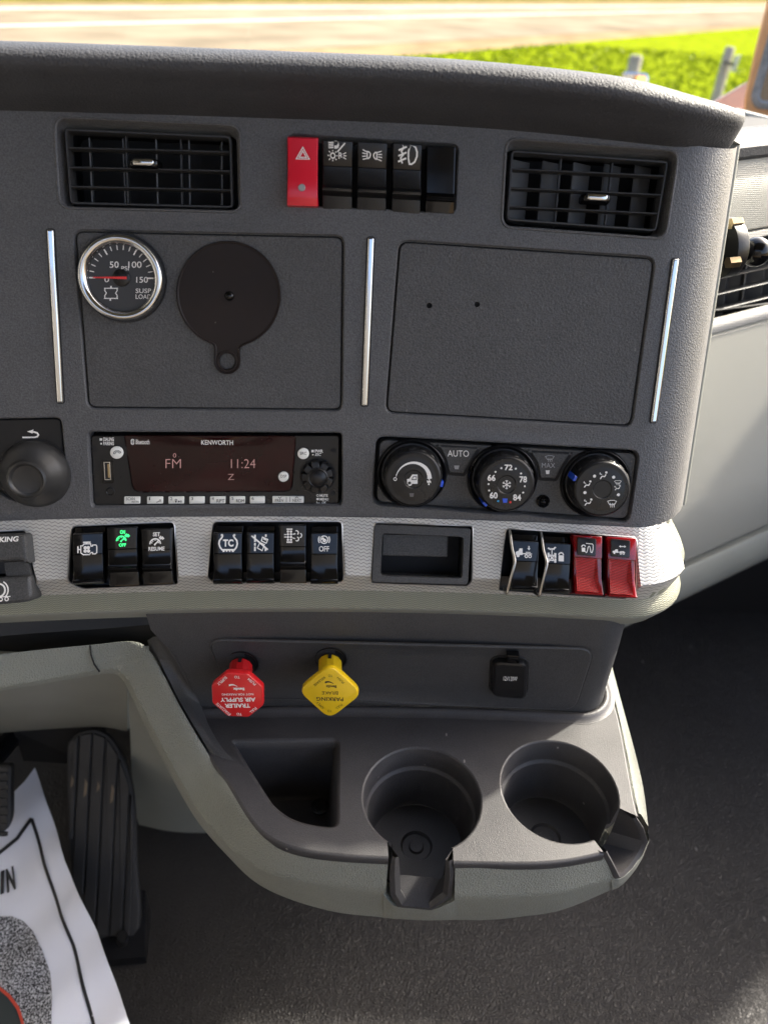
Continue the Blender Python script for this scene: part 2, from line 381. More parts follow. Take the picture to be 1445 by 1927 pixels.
def symbol(parent, m, box, prims, mt, h=.0003, sl=0.0, name='symbol', g=None):
    x0, y0, x1, y1 = box; f = patch(m, x0, y0, x1, y1, h, sl, g); mb = MB(); ax, ay = x1 - x0, y1 - y0
    def P(x, y): return mb.pt(f(x / ax, y / ay))
    def line(pts, w, closed=False):
        n = len(pts); L_ = []; Rr = []
        for i in range(n):
            p = Vector(pts[i]); a = Vector(pts[i - 1]) if (i > 0 or closed) else None; b = Vector(pts[(i + 1) % n]) if (i < n - 1 or closed) else None
            d0 = (p - a).normalized() if a is not None else None; d1 = (b - p).normalized() if b is not None else None
            if d0 is None: d0 = d1
            if d1 is None: d1 = d0
            nn = Vector((-d0.y - d1.y, d0.x + d1.x)); nn = nn / max(nn.length_squared, .8) * 2 * w / 2
            L_.append(P(*(p + nn))); Rr.append(P(*(p - nn)))
        for i in range(n if closed else n - 1):
            j = (i + 1) % n; mb.f.append((L_[i], L_[j], Rr[j], Rr[i]))
    for q in prims:
        k = q[0]
        if k == 'l': line([(x * ax, y * ay) for x, y in q[1]], q[2] * ay)
        elif k == 'o': line([(x * ax, y * ay) for x, y in q[1]], q[2] * ay, True)
        elif k == 'p': mb.f.append(tuple(P(x * ax, y * ay) for x, y in q[1]))
        elif k == 'c': line([(q[1] * ax + q[3] * ay * math.cos(a * math.pi / 12), q[2] * ay + q[3] * ay * math.sin(a * math.pi / 12)) for a in range(24)], q[4] * ay, True)
        elif k == 'a': line([(q[1] * ax + q[3] * ay * math.cos(R_(q[5] + (q[6] - q[5]) * i / 14)), q[2] * ay + q[3] * ay * math.sin(R_(q[5] + (q[6] - q[5]) * i / 14))) for i in range(15)], q[4] * ay)
        elif k == 'd': mb.f.append(tuple(P(q[1] * ax + q[3] * ay * math.cos(a * math.pi / 10), q[2] * ay + q[3] * ay * math.sin(a * math.pi / 10)) for a in range(20)))
        elif k == 't':
            V, Fs = glyphs(q[1], q[6] if len(q) > 6 else .02, 0); b = len(mb.v)
            for x, y in V: mb.pt(f(q[2] + (q[4] - q[2]) * x, q[3] + (q[5] - q[3]) * y))
            mb.f += [tuple(b + i for i in z) for z in Fs]
    return mb.build(name, mt, parent, smooth=False, normals=False)

# ============================================================ THE DASHBOARD
dash = thing('dashboard', 'grey plastic truck dashboard with padded brow, silver woven band and olive lower edge', 'dashboard', (0, .5, .42))
Q = {  # outlines read off the photograph, laid on the leaning face
    'vent1': ([(100, 217), (455, 233), (457, 402), (110, 394)], .008), 'rowsw': ([(540, 250), (865, 270), (858, 403), (540, 388)], .005),
    'vent2': ([(950, 257), (1280, 281), (1254, 453), (940, 430)], .008), 'p1': ([(136, 430), (650, 441), (646, 776), (163, 772)], .007),
    'p2': ([(748, 449), (1236, 482), (1190, 807), (722, 780)], .008), 'radio': ([(163, 810), (646, 812), (646, 953), (171, 957)], .004),
    'hvac': ([(705, 818), (1206, 846), (1185, 987), (699, 952)], .008)}
LOOP = {k: pq(FM, p, r) for k, (p, r) in Q.items()}
mirror_loop = ccw(rpoly(pxl(FM, [(-30, 786), (118, 783), (128, 900), (105, 938), (60, 951), (10, 940), (-30, 905)]), [.004, .006, .012, .012, .016, .012, .006], 6))
LOOP['mirror'] = mirror_loop
UE = UF + RF * 1.35
face_out = [(-.36, VB), (UE, VB), (UE, .236), (-.36, .236)]
def subdiv(l, n):
    out = []
    for i in range(len(l)):
        a, b = Vector(l[i]), Vector(l[(i + 1) % len(l)])
        out += [tuple(a.lerp(b, k / n)) for k in range(n)]
    return out
def drop(u): return -.0128 * max(0, (u + .02) / .23) ** 2 if u < .22 else -.0128 * (.24 / .23) ** 2 - (u - .22) * .05
def vtop(u): return .229 + drop(u) / CL * .95
fo = [(-.36 + (UE + .36) * i / 70, VB) for i in range(71)] + [(UE, VB + (vtop(UE) - VB) * i / 30) for i in range(1, 30)] + [(UE - (UE + .36) * i / 70, vtop(UE - (UE + .36) * i / 70)) for i in range(71)] + [(-.36, .229 - (.229 - VB) * i / 30) for i in range(1, 30)]
mb = MB().sheet(FM, fo, list(LOOP.values()), .009)
fi = mb.build('face_panel', G['face'], dash, 50)
mb = MB()
for k, l in LOOP.items():
    d = {'p1': .004, 'p2': .004}.get(k, .03)
    if k in ('vent1', 'vent2'): continue
    mb.loft(FM, [(l, 0), (off(l, .0004), -.0003), (off(l, .0010), -.0014), (off(l, .0012), -d)], cap1=False)
mb.build('opening_lip', G['face'], dash, 50)
# lower ledge of the face above the band
mb = MB(); us = [-.36 + (.202 + .36) * i / 80 for i in range(81)]
mb.grid([[FM(u, VB + a, b) for u in us] for a, b in ((0, 0), (-.0008, .0), (-.0012, -.001), (-.0016, -.0012), (-.002, .0006), (-.0030, .0012), (-.0038, .0004), (-.004, -.006))])
mb.build('face_lower_bead', G['face'], dash, 60)
# blank plates let into the face
def plate(loop, holes):
    mb = MB(); l = off(loop, .0022); l2 = off(loop, .0030)
    mb.loft(FM, [(l, -.0035), (l, -.0014), (off(l, .0004), -.0009)], cap1=False); mb.sheet(FM, off(l, .0004), holes, .014, -.0009)
    for hl in holes: mb.loft(FM, [(hl, -.0009), (off(hl, .0001), -.006)])
    return mb.build('blank_plate', G['plate'], dash, 50)
plate(LOOP['p1'], [])
hs = [circ(*inv(FM, x, y), .0019, 14) for x, y in ((808, 575), (898, 573))]
p2o = plate(LOOP['p2'], hs)
for hl in hs: MB().loft(FM, [(off(hl, .0002), -.004)], cap1=True).build('screw_hole', G['deep'], p2o)
for k in ('p1', 'p2'): MB().loft(FM, [(off(LOOP[k], .0005), -.0038)]).build('plate_gap', G['deep'], dash)
# chrome strips
for (xa, ya), (xb, yb) in (((96, 432), (115, 758)), ((698, 447), (686, 764)), ((1270, 487), (1228, 795))):
    a, b = inv(FM, xa, ya), inv(FM, xb, yb); w = .0021
    l = ccw(rpoly([(a[0] - w, a[1]), (a[0] + w, a[1]), (b[0] + w, b[1]), (b[0] - w, b[1])], .0012, 4))
    s = MB().loft(FM, [(off(l, -.0012), .0001), (off(l, -.0010), -.0008)], cap1=False)
    st = MB().loft(FM, [(l, -.001), (l, .0012), (off(l, .0006), .0019), (off(l, .0012), .0021)]).build('chrome_strip', G['chrome'], dash, 60)
    MB().loft(FM, [(off(l, -.0007), .00015)]).build('strip_slot', G['deep'], st)
# olive shell round the right end of the face
mb = MB(); vv = [VB - .004 + (vtop(UE) - VB + .004) * i / 24 for i in range(25)]
mb.grid([[FM(u, v, h) for v in vv] for u, h in ((UE - .002, -.004), (UE - .001, .0012), (UE, .0022), (UE + .002, .0026), (UE + .006, .0022), (UE + .05, .002), (UE + .22, .002))])
mb.build('side_shell', G['oliveP'], dash, 60)

# ---- padded brow
def brow_plan(u): return plan(u, YF + .229 * SL + .001, .170, .054)
prof = spline([(-.006, -.003), (.004, .004), (.016, .0135), (.0255, .0235), (.0300, .0285), (.0318, .0325), (.0300, .0365), (.024, .0395), (.012, .0405), (-.01, .038), (-.05, .030), (-.16, .012), (-.36, -.03)], 5)
mb = MB(); us = [-.36 + .66 * i / 120 for i in range(121)]; rows = []
for o, dz in prof:
    r = []
    for u in us:
        p, t = brow_plan(u); a = min(1, max(0, (u - .12) / .13)); a = a * a * (3 - 2 * a)
        back = max(0, -o - .01); oo = max(o, -.01) * (1 - .84 * a)
        k = 1 - .30 * a if dz > 0 else 1
        inn = Vector((-t.y, t.x)) * back                 # towards the windscreen, away from the rim
        q = Vector((p.x + t.y * oo + inn.x * min(1, .12 / (back + 1e-6)), p.y - t.x * oo + max(inn.y, back * .9)))
        r.append(Vector((min(q.x, .245), q.y, ZF + .2205 * CL + dz * k + drop(u))))
    rows.append(r)
mb.grid(rows); mb.build('brow_pad', G['pad'], dash, 60)

# ---- silver band and olive lower edge
HP = [(.01, 0), (0, 0), (-.0415, 0), (-.0425, -.0006), (-.0540, -.0150), (-.0550, -.0149), (-.0660, -.0152), (-.0676, -.0162), (-.0692, -.0200), (-.0745, -.0330), (-.0765, -.052)]
def hgt(v):
    for (a, ha), (b, hb) in zip(HP, HP[1:]):
        if v >= b: return ha + (hb - ha) * (a - v) / (a - b)
    return HP[-1][1]
US = .181 + .0290; UT = .181 + .075
OQ = {'lever': ([(-90, 1003), (52, 996), (70, 1112), (-90, 1135)], .004), 'g1': ([(133, 989), (330, 981), (335, 1103), (145, 1113), (126, 1097)], [.004, .004, .004, .004, .002]),
      'g2': ([(399, 980), (645, 980), (648, 1098), (400, 1102), (389, 1088)], [.004, .004, .004, .004, .002]), 'cub': ([(704, 982), (891, 989), (890, 1095), (883, 1107), (697, 1101)], [.003, .003, .002, .002, .003]),
      'g3': ([(950, 993), (1199, 1010), (1203, 1116), (1190, 1133), (940, 1116)], [.004, .004, .002, .002, .003])}
OL = {k: ccw(rpoly(pxl(TP, p), r, 5)) for k, (p, r) in OQ.items()}
vrow = [v for v, _ in HP[1:5]]
so = [(-.36 + (US + .36) * i / 80, 0) for i in range(81)] + [(US, -.012), (US, -.026), (US, -.036), (US - .001, -.0425), (US - .004, -.0475), (US - .009, -.0525), (US - .015, -.0540)]
so += [(US - .015 - (US - .015 + .36) * i / 80, -.0540) for i in range(1, 81)] + [(-.36, -.0425), (-.36, -.0415), (-.36, -.02)]
mb = MB()
# split at the crease so that it stays crisp
def clipv(loop, vmax, vmin): return [p for p in loop if vmin - 1e-9 <= p[1] <= vmax + 1e-9]
sil = ccw(so); SILV = TP
class _S(MB): pass
extra = [(-.36 + (US - .003 + .36) * i / 200, v) for v in (-.0415, -.0425) for i in range(201)]
def sheet_pts(mb, m, outer, holes, step, h, pts):
    # sheet with extra support points along the creases
    vs_ = []; es = []
    def add(l):
        b = len(vs_); vs_.extend(Vector(p) for p in l); es.extend((b + i, b + (i + 1) % len(l)) for i in range(len(l)))
    add(outer)
    for l in holes: add(l)
    def inside(x, y, l):
        c = False
        for i in range(len(l)):
            (x1, y1), (x2, y2) = l[i - 1], l[i]
            if (y1 > y) != (y2 > y) and x < (x2 - x1) * (y - y1) / (y2 - y1) + x1: c = not c
        return c
    ok = lambda x, y: inside(x, y, outer) and not any(inside(x, y, l) for l in holes)
    vs_ += [Vector(p) for p in pts if ok(*p)]
    xs = [p[0] for p in outer]; ys = [p[1] for p in outer]; x = min(xs) + step / 2
    while x < max(xs):
        y = min(ys) + step / 2
        while y < max(ys):
            if ok(x, y): vs_.append(Vector((x, y)))
            y += step
        x += step
    V, _, Fc, *_r = delaunay_2d_cdt(vs_, es, [], 0, 1e-7); b = len(mb.v)
    for p in V: mb.pt(m(p.x, p.y, h(p.x, p.y)), (p.x, p.y))
    for t in Fc:
        cx = sum(V[i].x for i in t) / len(t); cy = sum(V[i].y for i in t) / len(t)
        if ok(cx, cy): mb.f.append(tuple(b + i for i in t))
ucent = UF + .012
sheet_pts(mb, TP, sil, list(OL.values()), .006, lambda u, v: hgt(v), extra)
mb.build('silver_band', G['silver'], dash, 22)
mb = MB()
for k, l in OL.items():
    rs = []
    for d, dh in ((0, 0), (.0006, .0004), (.0010, -.0002), (.0011, -.0015)):
        rs.append([mb.pt(TP(u, v, hgt(w[1]) + dh)) for (u, v), w in zip(off(l, d), l)])
    for a, b in zip(rs, rs[1:]): mb.strip(a, b)
mb.build('band_opening_rim', G['chrome'] if False else mat('bare silver edge', (.55, .54, .52), .3, metal=.7), dash, 60)
for k, l in OL.items():
    mb = MB(); a = [mb.pt(TP(u, v, hgt(w[1]) - .0015)) for (u, v), w in zip(off(l, .0011), l)]; b = mb.ring(TP, off(l, .0015), -.024); mb.strip(a, b); mb.f.append(tuple(b))
    mb.build('switch_well', G['blk'] if k != 'cub' else G['deep'], dash, 40)
mb = MB()
us2 = [-.36 + (UT + .36) * i / 130 for i in range(131)]
cuts = [-.0538, -.0550, -.060, -.0660, -.0668, -.0676, -.0692, -.0720, -.0745, -.0765]
ids = [[mb.pt(TP(u, v, hgt(v) - .0003), (u, v)) for u in us2] for v in cuts]
split = 5
for a, b in list(zip(ids, ids[1:]))[:4]: mb.strip(a, b, False)
us3 = [US - .018 + (UT - US + .018) * i / 40 for i in range(41)]
v3 = [.0005, -.008, -.016, -.024, -.032, -.040, -.046, -.0500, -.0538]
ids3 = [[mb.pt(TP(u, v, -.0010 - .0140 * max(0, (-v - .034) / .0198) ** 2), (u, v)) for u in us3] for v in v3]
for a, b in zip(ids3, ids3[1:]): mb.strip(a, b, False)
mb.build('olive_edge', G['twill'], dash, 40)
mb = MB(); ids = [[mb.pt(TP(u, v, hgt(v) - .0003), (u, v)) for u in us2] for v in cuts[4:]]
for a, b in zip(ids, ids[1:]): mb.strip(a, b, False)
mb.build('olive_underside', G['oliveP'], dash, 40)

# ---- lower panel with its framed plate
mb = MB()
lcut = [inv(LP, x, y) for x, y in ((276, 1178), (322, 1226), (352, 1284), (378, 1335), (384, 1345))]
def ucut(v):
    if v >= lcut[0][1]: return lcut[0][0]
    for (a, va_), (b, vb_) in zip(lcut, lcut[1:]):
        if v >= vb_: return a + (b - a) * (va_ - v) / (va_ - vb_)
    return lcut[-1][0]
mb.grid([[LP(ucut(v) + (.285 - ucut(v)) * i / 90, v, h) for i in range(91)] for v, h in ((.135, -.012), (.105, -.004), (.09, -.0005), (.07, 0), (.05, 0), (.03, 0), (.012, 0), (.006, .0005), (.0035, .0005), (.003, -.003))])
mb.build('lower_panel', G['low'], dash, 50)
pl = pq(LP, [(391, 1202), (1119, 1220), (1081, 1336), (432, 1313)], .013, 0, 8)
mb = MB().loft(LP, [(pl, 0.0002), (off(pl, .0006), -.0001 + .0012), (off(pl, .0014), .0013)], cap1=False); mb.sheet(LP, off(pl, .0014), [], .012, .0013)
mb.build('valve_plate', G['low'], dash, 50)
MB().loft(LP, [(off(pl, -.0010), .0006), (off(pl, -.0003), .0008), (off(pl, .0002), .0004)], cap1=False).build('plate_bead', G['low'], dash, 60)

# ============================================================ CONSOLE TRAY with the cup holders
tray = thing('console_tray', 'dark grey cup holder tray with padded olive rim jutting out below the dashboard', 'console tray', (.06, .34, .38))
inner_px = [(345, 1335), (400, 1425), (432, 1470), (475, 1539), (512, 1574), (562, 1594), (637, 1605), (731, 1611)]
right_in = [(853, 1619), (981, 1621), (1061, 1616), (1134, 1602)]
side_in = [(1196, 1535), (1186, 1490), (1164, 1370), (1150, 1315), (1136, 1262), (1128, 1232)]
z2 = lambda p, z=ZT: tuple(at_z(p[0], p[1], z).xy)
C1 = (Vector(z2((681, 1500))) + Vector(z2((906, 1500)))) / 2; C2 = (Vector(z2((938, 1480))) + Vector(z2((1166, 1490)))) / 2
RC = .0447
IN1 = [tuple(p) for p in spline([z2(p) for p in inner_px], 6)]
IN2 = [tuple(p) for p in spline([z2(p) for p in right_in], 6)]
IN3 = [tuple(p) for p in spline([z2(p) for p in side_in], 6)]
# channels: from cup 1 straight out to the front, from cup 2 out through the right front corner
fx0, fx1 = IN1[-1][0], IN2[0][0]
def meet(c, x):  return c.y - math.sqrt(max(0, RC ** 2 - (x - c.x) ** 2))
ch_l = [(fx0, IN1[-1][1]), (fx0 + .0005, meet(C1, fx0) + .003)]
a_l = math.atan2(ch_l[1][1] - C1.y, ch_l[1][0] - C1.x); a_r = math.atan2(meet(C1, fx1) - C1.y, fx1 - C1.x)
cup1 = arc(C1, RC, a_l, a_r - 2 * math.pi, 44)
k1, k2 = Vector(IN2[-1]), Vector(IN3[0])
dd = (Vector(k2) + Vector(k1)) / 2 - C2; ac = math.atan2(dd.y, dd.x); half = math.asin(min(.95, (k2 - k1).length / 2 / RC * .86))
cup2 = arc(C2, RC, ac - half, ac + half - 2 * math.pi, 44)
# outline with both channels cut in
outer = IN1[:-1] + [ch_l[0]] + cup1 + [(fx1, meet(C1, fx1))] * 0 + IN2 + cup2 + IN3 + [tuple(LP(u, 0, -.004).xy) for u in (.222, .212, .202, .194, .186, .178, .168, .15, .12, .09, .06, .03, 0, -.03, -.06, -.09, -.12, -.135)]
outer = ccw(outer)
bin_loop = ccw(rpoly([tuple(p) for p in [z2((430, 1391)), z2((641, 1387)), z2((640, 1560)), z2((600, 1559)), z2((548, 1547)), z2((510, 1520)), z2((470, 1458))]], [.007, .008, .008, .01, .01, .01, .02], 6))
mb = MB().sheet(TR_, outer, [bin_loop], .010)
# rounded lips
def open_strip(mb, m, line, prof, sgn=1):
    L2 = [Vector(p) for p in line]; rows = []
    for d, h in prof:
        r = []
        for i, p in enumerate(L2):
            t = (L2[min(i + 1, len(L2) - 1)] - L2[max(i - 1, 0)]).normalized(); n = Vector((-t.y, t.x)) * sgn
            q = p + n * d; r.append(m(q.x, q.y, h))
        rows.append(r)
    mb.grid(rows)
for ln in (IN1, IN2, IN3): open_strip(mb, TR_, ln, [(0, 0), (-.0012, -.0004), (-.0022, -.0016), (-.0025, -.006), (-.001, -.012)])
mb.build('tray_top', G['tray'], tray, 50)
mb = MB(); open_strip(mb, TR_, [tuple(LP(u, 0, 0).xy) for u in [.226 - .364 * k / 90 for k in range(91)]], [(-.0105, .0002), (-.008, .0008), (-.0058, .0026), (-.0042, .0040), (-.0028, .0042), (-.0012, .0032), (.0006, .0)], -1)
mb.build('tray_rear_bead', G['tray'], tray, 60)
mb = MB(); open_strip(mb, TR_, cup1, [(0, 0), (.0010, -.0004), (.0016, -.0014), (.0026, -.020), (.0030, -.0215), (.0046, -.0225), (.0052, -.024), (.0064, -.058), (.0090, -.064)], -1)
mb.lathe(Vector((C1.x, C1.y, ZT - .064)), Vector((0, 0, 1)), [(.0375, -.0002), (.02, -.0002), (.0125, -.0004), (.011, -.003), (.006, -.003), (.005, -.001), (.0001, -.0008)], 44, False)
mb.build('cup_well', G['tray'], tray, 50)
mb = MB(); open_strip(mb, TR_, cup2, [(0, 0), (.0010, -.0004), (.0016, -.0014), (.0026, -.020), (.0030, -.0215), (.0046, -.0225), (.0052, -.024), (.0064, -.058), (.0090, -.064)], -1)
mb.lathe(Vector((C2.x, C2.y, ZT - .064)), Vector((0, 0, 1)), [(.0375, -.0002), (.02, -.0002), (.0125, -.0004), (.011, -.003), (.006, -.003), (.005, -.001), (.0001, -.0008)], 44, False)
mb.build('cup_well', G['tray'], tray, 50)
mb = MB().loft(TR_, [(bin_loop, 0), (off(bin_loop, .0012), -.0004), (off(bin_loop, .0026), -.0020), (off(bin_loop, .0045), -.008), (off(bin_loop, .009), -.062), (off(bin_loop, .012), -.065)])
bn = mb.build('storage_bin', G['tray'], tray, 50)
p = at_z(602, 1519, ZT - .064); MB().lathe(p, Vector((0, 0, 1)), [(.0075, 0), (.0075, .0015), (.005, .002), (.004, .0012), (.0001, .0012)], 20).build('screw_cap', G['blk'], bn)

# ---- olive rim: top edge, crease and bottom edge followed right round
def rim(name, rows_px, m, n=6, parent=tray):
    rows = [spline([at_z(x, y, z) for x, y, z in r], n) for r in rows_px]
    # rounded shoulder between the gap and the face
    top, cr, bt = rows; mb = MB(); out = []
    def lerp(a, b, t): return [p.lerp(q, t) for p, q in zip(a, b)]
    lift = lambda r, d: [p + Vector((0, 0, d)) for p in r]
    out = [lift(top, -.020), lift(lerp(top, cr, .02), -.0012), lift(lerp(top, cr, .06), .0018), lift(lerp(top, cr, .14), .0036), lift(lerp(top, cr, .26), .0044), lift(lerp(top, cr, .45), .0036), lift(lerp(top, cr, .7), .0018), lift(lerp(top, cr, .93), .0004), cr, lift(lerp(cr, bt, .12), -.0008), lerp(cr, bt, .5), lift(lerp(cr, bt, .9), .0004), bt, lift([Vector((p.x, p.y + .012, p.z)) for p in bt], -.004), lift([Vector((p.x, p.y + .05, p.z)) for p in bt], .0)]
    mb.grid(out); ids = None
    for r in (0, -1): pass
    nrow = len(out); ncol = len(top)
    mb.f.append(tuple(i * ncol for i in range(nrow))); mb.f.append(tuple(i * ncol + ncol - 1 for i in range(nrow))[::-1])
    return mb.build(name, m, parent, 50)
zt = ZT - .0015
top1 = [(-80, 1240, .512), (60, 1224, .511), (180, 1213, .509), (252, 1207, .507), (283, 1222, .503), (312, 1272, .487), (345, 1335, .466), (400, 1426, zt), (432, 1471, zt), (475, 1540, zt), (512, 1575, zt), (562, 1595, zt), (637, 1607, zt), (731, 1612, zt)]
cre1 = [(-80, 1305, .487), (60, 1283, .487), (170, 1262, .487), (214, 1259, .486), (240, 1276, .480), (268, 1330, .462), (300, 1395, .442), (352, 1490, .421), (384, 1539, .418), (428, 1590, .417), (472, 1624, .417), (530, 1649, .417), (625, 1664, .417), (726, 1675, .417)]
bot1 = [(-80, 1315, .477), (60, 1291, .477), (170, 1272, .477), (212, 1268, .476), (234, 1284, .470), (260, 1338, .452), (292, 1404, .412), (345, 1502, .378), (380, 1556, .360), (428, 1610, .352), (478, 1658, .350), (540, 1690, .350), (630, 1716, .350), (726, 1727, .350)]
rim('front_rim', [top1, cre1, bot1], G['olive'])
top2 = [(855, 1620, zt), (915, 1622, zt), (981, 1622, zt), (1061, 1617, zt), (1136, 1603, zt)]
cre2 = [(855, 1687, .417), (915, 1688, .417), (981, 1685, .417), (1061, 1677, .417), (1156, 1652, .417)]
bot2 = [(855, 1731, .350), (915, 1731, .350), (981, 1725, .350), (1061, 1711, .350), (1165, 1668, .356)]
rim('front_rim', [top2, cre2, bot2], G['olive'])
top3 = [(1197, 1533, zt), (1186, 1490, zt), (1176, 1430, zt), (1164, 1370, zt), (1150, 1308, zt), (1135, 1250, zt)]
cre3 = [(1219, 1555, .430), (1211, 1490, .430), (1198, 1430, .430), (1182, 1370, .430), (1163, 1300, .430), (1150, 1250, .430)]
bot3 = [(1217, 1582, .395), (1206, 1510, .395), (1190, 1440, .395), (1172, 1375, .395), (1152, 1305, .395), (1140, 1255, .395)]
rim('side_rim', [top3, cre3, bot3], G['olive'])
# dark cheek joining rim, tray and lower panel on the left
rowa = spline([at_z(x, y, z) for x, y, z in [(278, 1205, .507), (290, 1222, .503), (314, 1270, .487), (347, 1334, .466), (402, 1425, ZT - .001)]], 6)
rowc = [LP(ucut(v) + .002, v, .0004) for v in [.074 - .070 * k / 17 for k in range(18)]] + [Vector((p[0], p[1], ZT + .0004)) for p in (z2((392, 1362)), z2((400, 1378)), z2((408, 1392)), z2((416, 1404)), z2((424, 1414)), z2((432, 1422)), z2((440, 1432)))]
mb = MB(); ra_ = rowa; rc_ = rowc[:len(ra_)]
rb_ = [p.lerp(q, .55) + Vector((0, .004, .003)) * (1 - k / 24) ** .7 for k, (p, q) in enumerate(zip(ra_, rc_))]
mb.grid([[p + Vector((0, 0, -.012)) for p in ra_], ra_, [p.lerp(q, .5) + Vector((0, .001, .001)) for p, q in zip(ra_, rb_)], rb_, rc_]); mb.build('left_cheek', G['low'], tray, 60)
mb = MB(); sl_ = [at_y(x, y, .432) for x, y in [(-90, 1205), (60, 1192), (180, 1184), (302, 1174)]]
mb.grid([sl_, [p + Vector((0, .002, -.025)) for p in sl_], [p + Vector((0, .08, -.03)) for p in sl_]]); mb.build('dash_slot', G['deep'], dash)

# ---- spouts where the channels leave the tray
def spout(name, outer_, inner_, back_, push):
    o3 = [at_z(*p) for p in outer_]; i3 = [at_z(*p) for p in inner_]; mb = MB()
    mid = [a.lerp(b, .5) + push * .0016 + Vector((0, 0, .0006)) for a, b in zip(o3, i3)]
    q = [a.lerp(b, .18) for a, b in zip(i3, back_)]
    mb.grid([[p - push * .012 + Vector((0, 0, -.004)) for p in o3], o3, mid, i3, q, back_]); return mb.build(name, G['tray'], tray, 32)
v3 = lambda p, z: Vector((p[0], p[1], z))
def back(a, b, n=8):
    A, B = v3(a, ZT), v3(b, ZT); d = B - A; k = [(0, 0), (0, -.014), (.02, -.030), (.12, -.040), (.88, -.040), (.98, -.030), (1, -.014), (1, 0)]
    if n == 9: k = [(0, 0), (0, -.014), (.02, -.030), (.16, -.040), (.5, -.040), (.84, -.040), (.98, -.030), (1, -.014), (1, 0)]
    return [A + d * f + Vector((0, 0, z)) for f, z in k]
spout('front_spout', [(738, 1610, ZT + .001), (733, 1640, .435), (734, 1682, .412), (748, 1707, .396), (812, 1713, .396), (850, 1687, .412), (855, 1646, .435), (851, 1617, ZT + .001)],
      [(750, 1612, ZT + .001), (752, 1641, .433), (754, 1676, .412), (766, 1695, .400), (806, 1699, .400), (833, 1679, .412), (837, 1646, .433), (838, 1617, ZT + .001)], back(cup1[0], cup1[-1]), Vector((0, -1, 0)))
spout('corner_spout', [(1131, 1603, ZT + .001), (1146, 1630, .432), (1158, 1654, .418), (1168, 1652, .408), (1185, 1637, .404), (1205, 1609, .408), (1218, 1584, .418), (1210, 1556, .434), (1195, 1534, ZT + .001)],
      [(1141, 1600, ZT + .001), (1153, 1622, .433), (1164, 1643, .421), (1171, 1641, .414), (1184, 1628, .411), (1200, 1604, .414), (1210, 1583, .421), (1203, 1560, .435), (1190, 1540, ZT + .001)], back(cup2[0], cup2[-1], 9), Vector((.75, -.66, 0)))
# the rim runs on below both notches
def bridge(tp, bt):
    T = spline([at_z(*p) for p in tp], 5); B = spline([at_z(*p) for p in bt], 5); mb = MB()
    mb.grid([[p + Vector((0, .010, .0)) for p in T], [p + Vector((0, .002, .0006)) for p in T], T, [a.lerp(b, .4) + Vector((0, -.0008, 0)) for a, b in zip(T, B)], B, [p + Vector((0, .012, -.004)) for p in B], [p + Vector((0, .05, 0)) for p in B]]); return mb.build('rim_bridge', G['olive'], tray, 50)
bridge([(722, 1684, .410), (742, 1705, .396), (780, 1710, .394), (815, 1712, .395), (858, 1694, .408)], [(722, 1727, .350), (742, 1729, .350), (780, 1731, .350), (815, 1732, .350), (858, 1731, .350)])
bridge([(1150, 1654, .417), (1166, 1654, .404), (1186, 1639, .401), (1206, 1612, .404), (1221, 1580, .417)], [(1150, 1676, .354), (1168, 1667, .356), (1188, 1646, .360), (1207, 1617, .372), (1219, 1584, .392)])
MB().tube([at_z(x, y, z) for x, y, z in ((170, 1214, .5095), (172, 1232, .5035), (178, 1250, .4945), (188, 1264, .4875))], .0007, 6).build('rim_seam', G['deep'], tray)

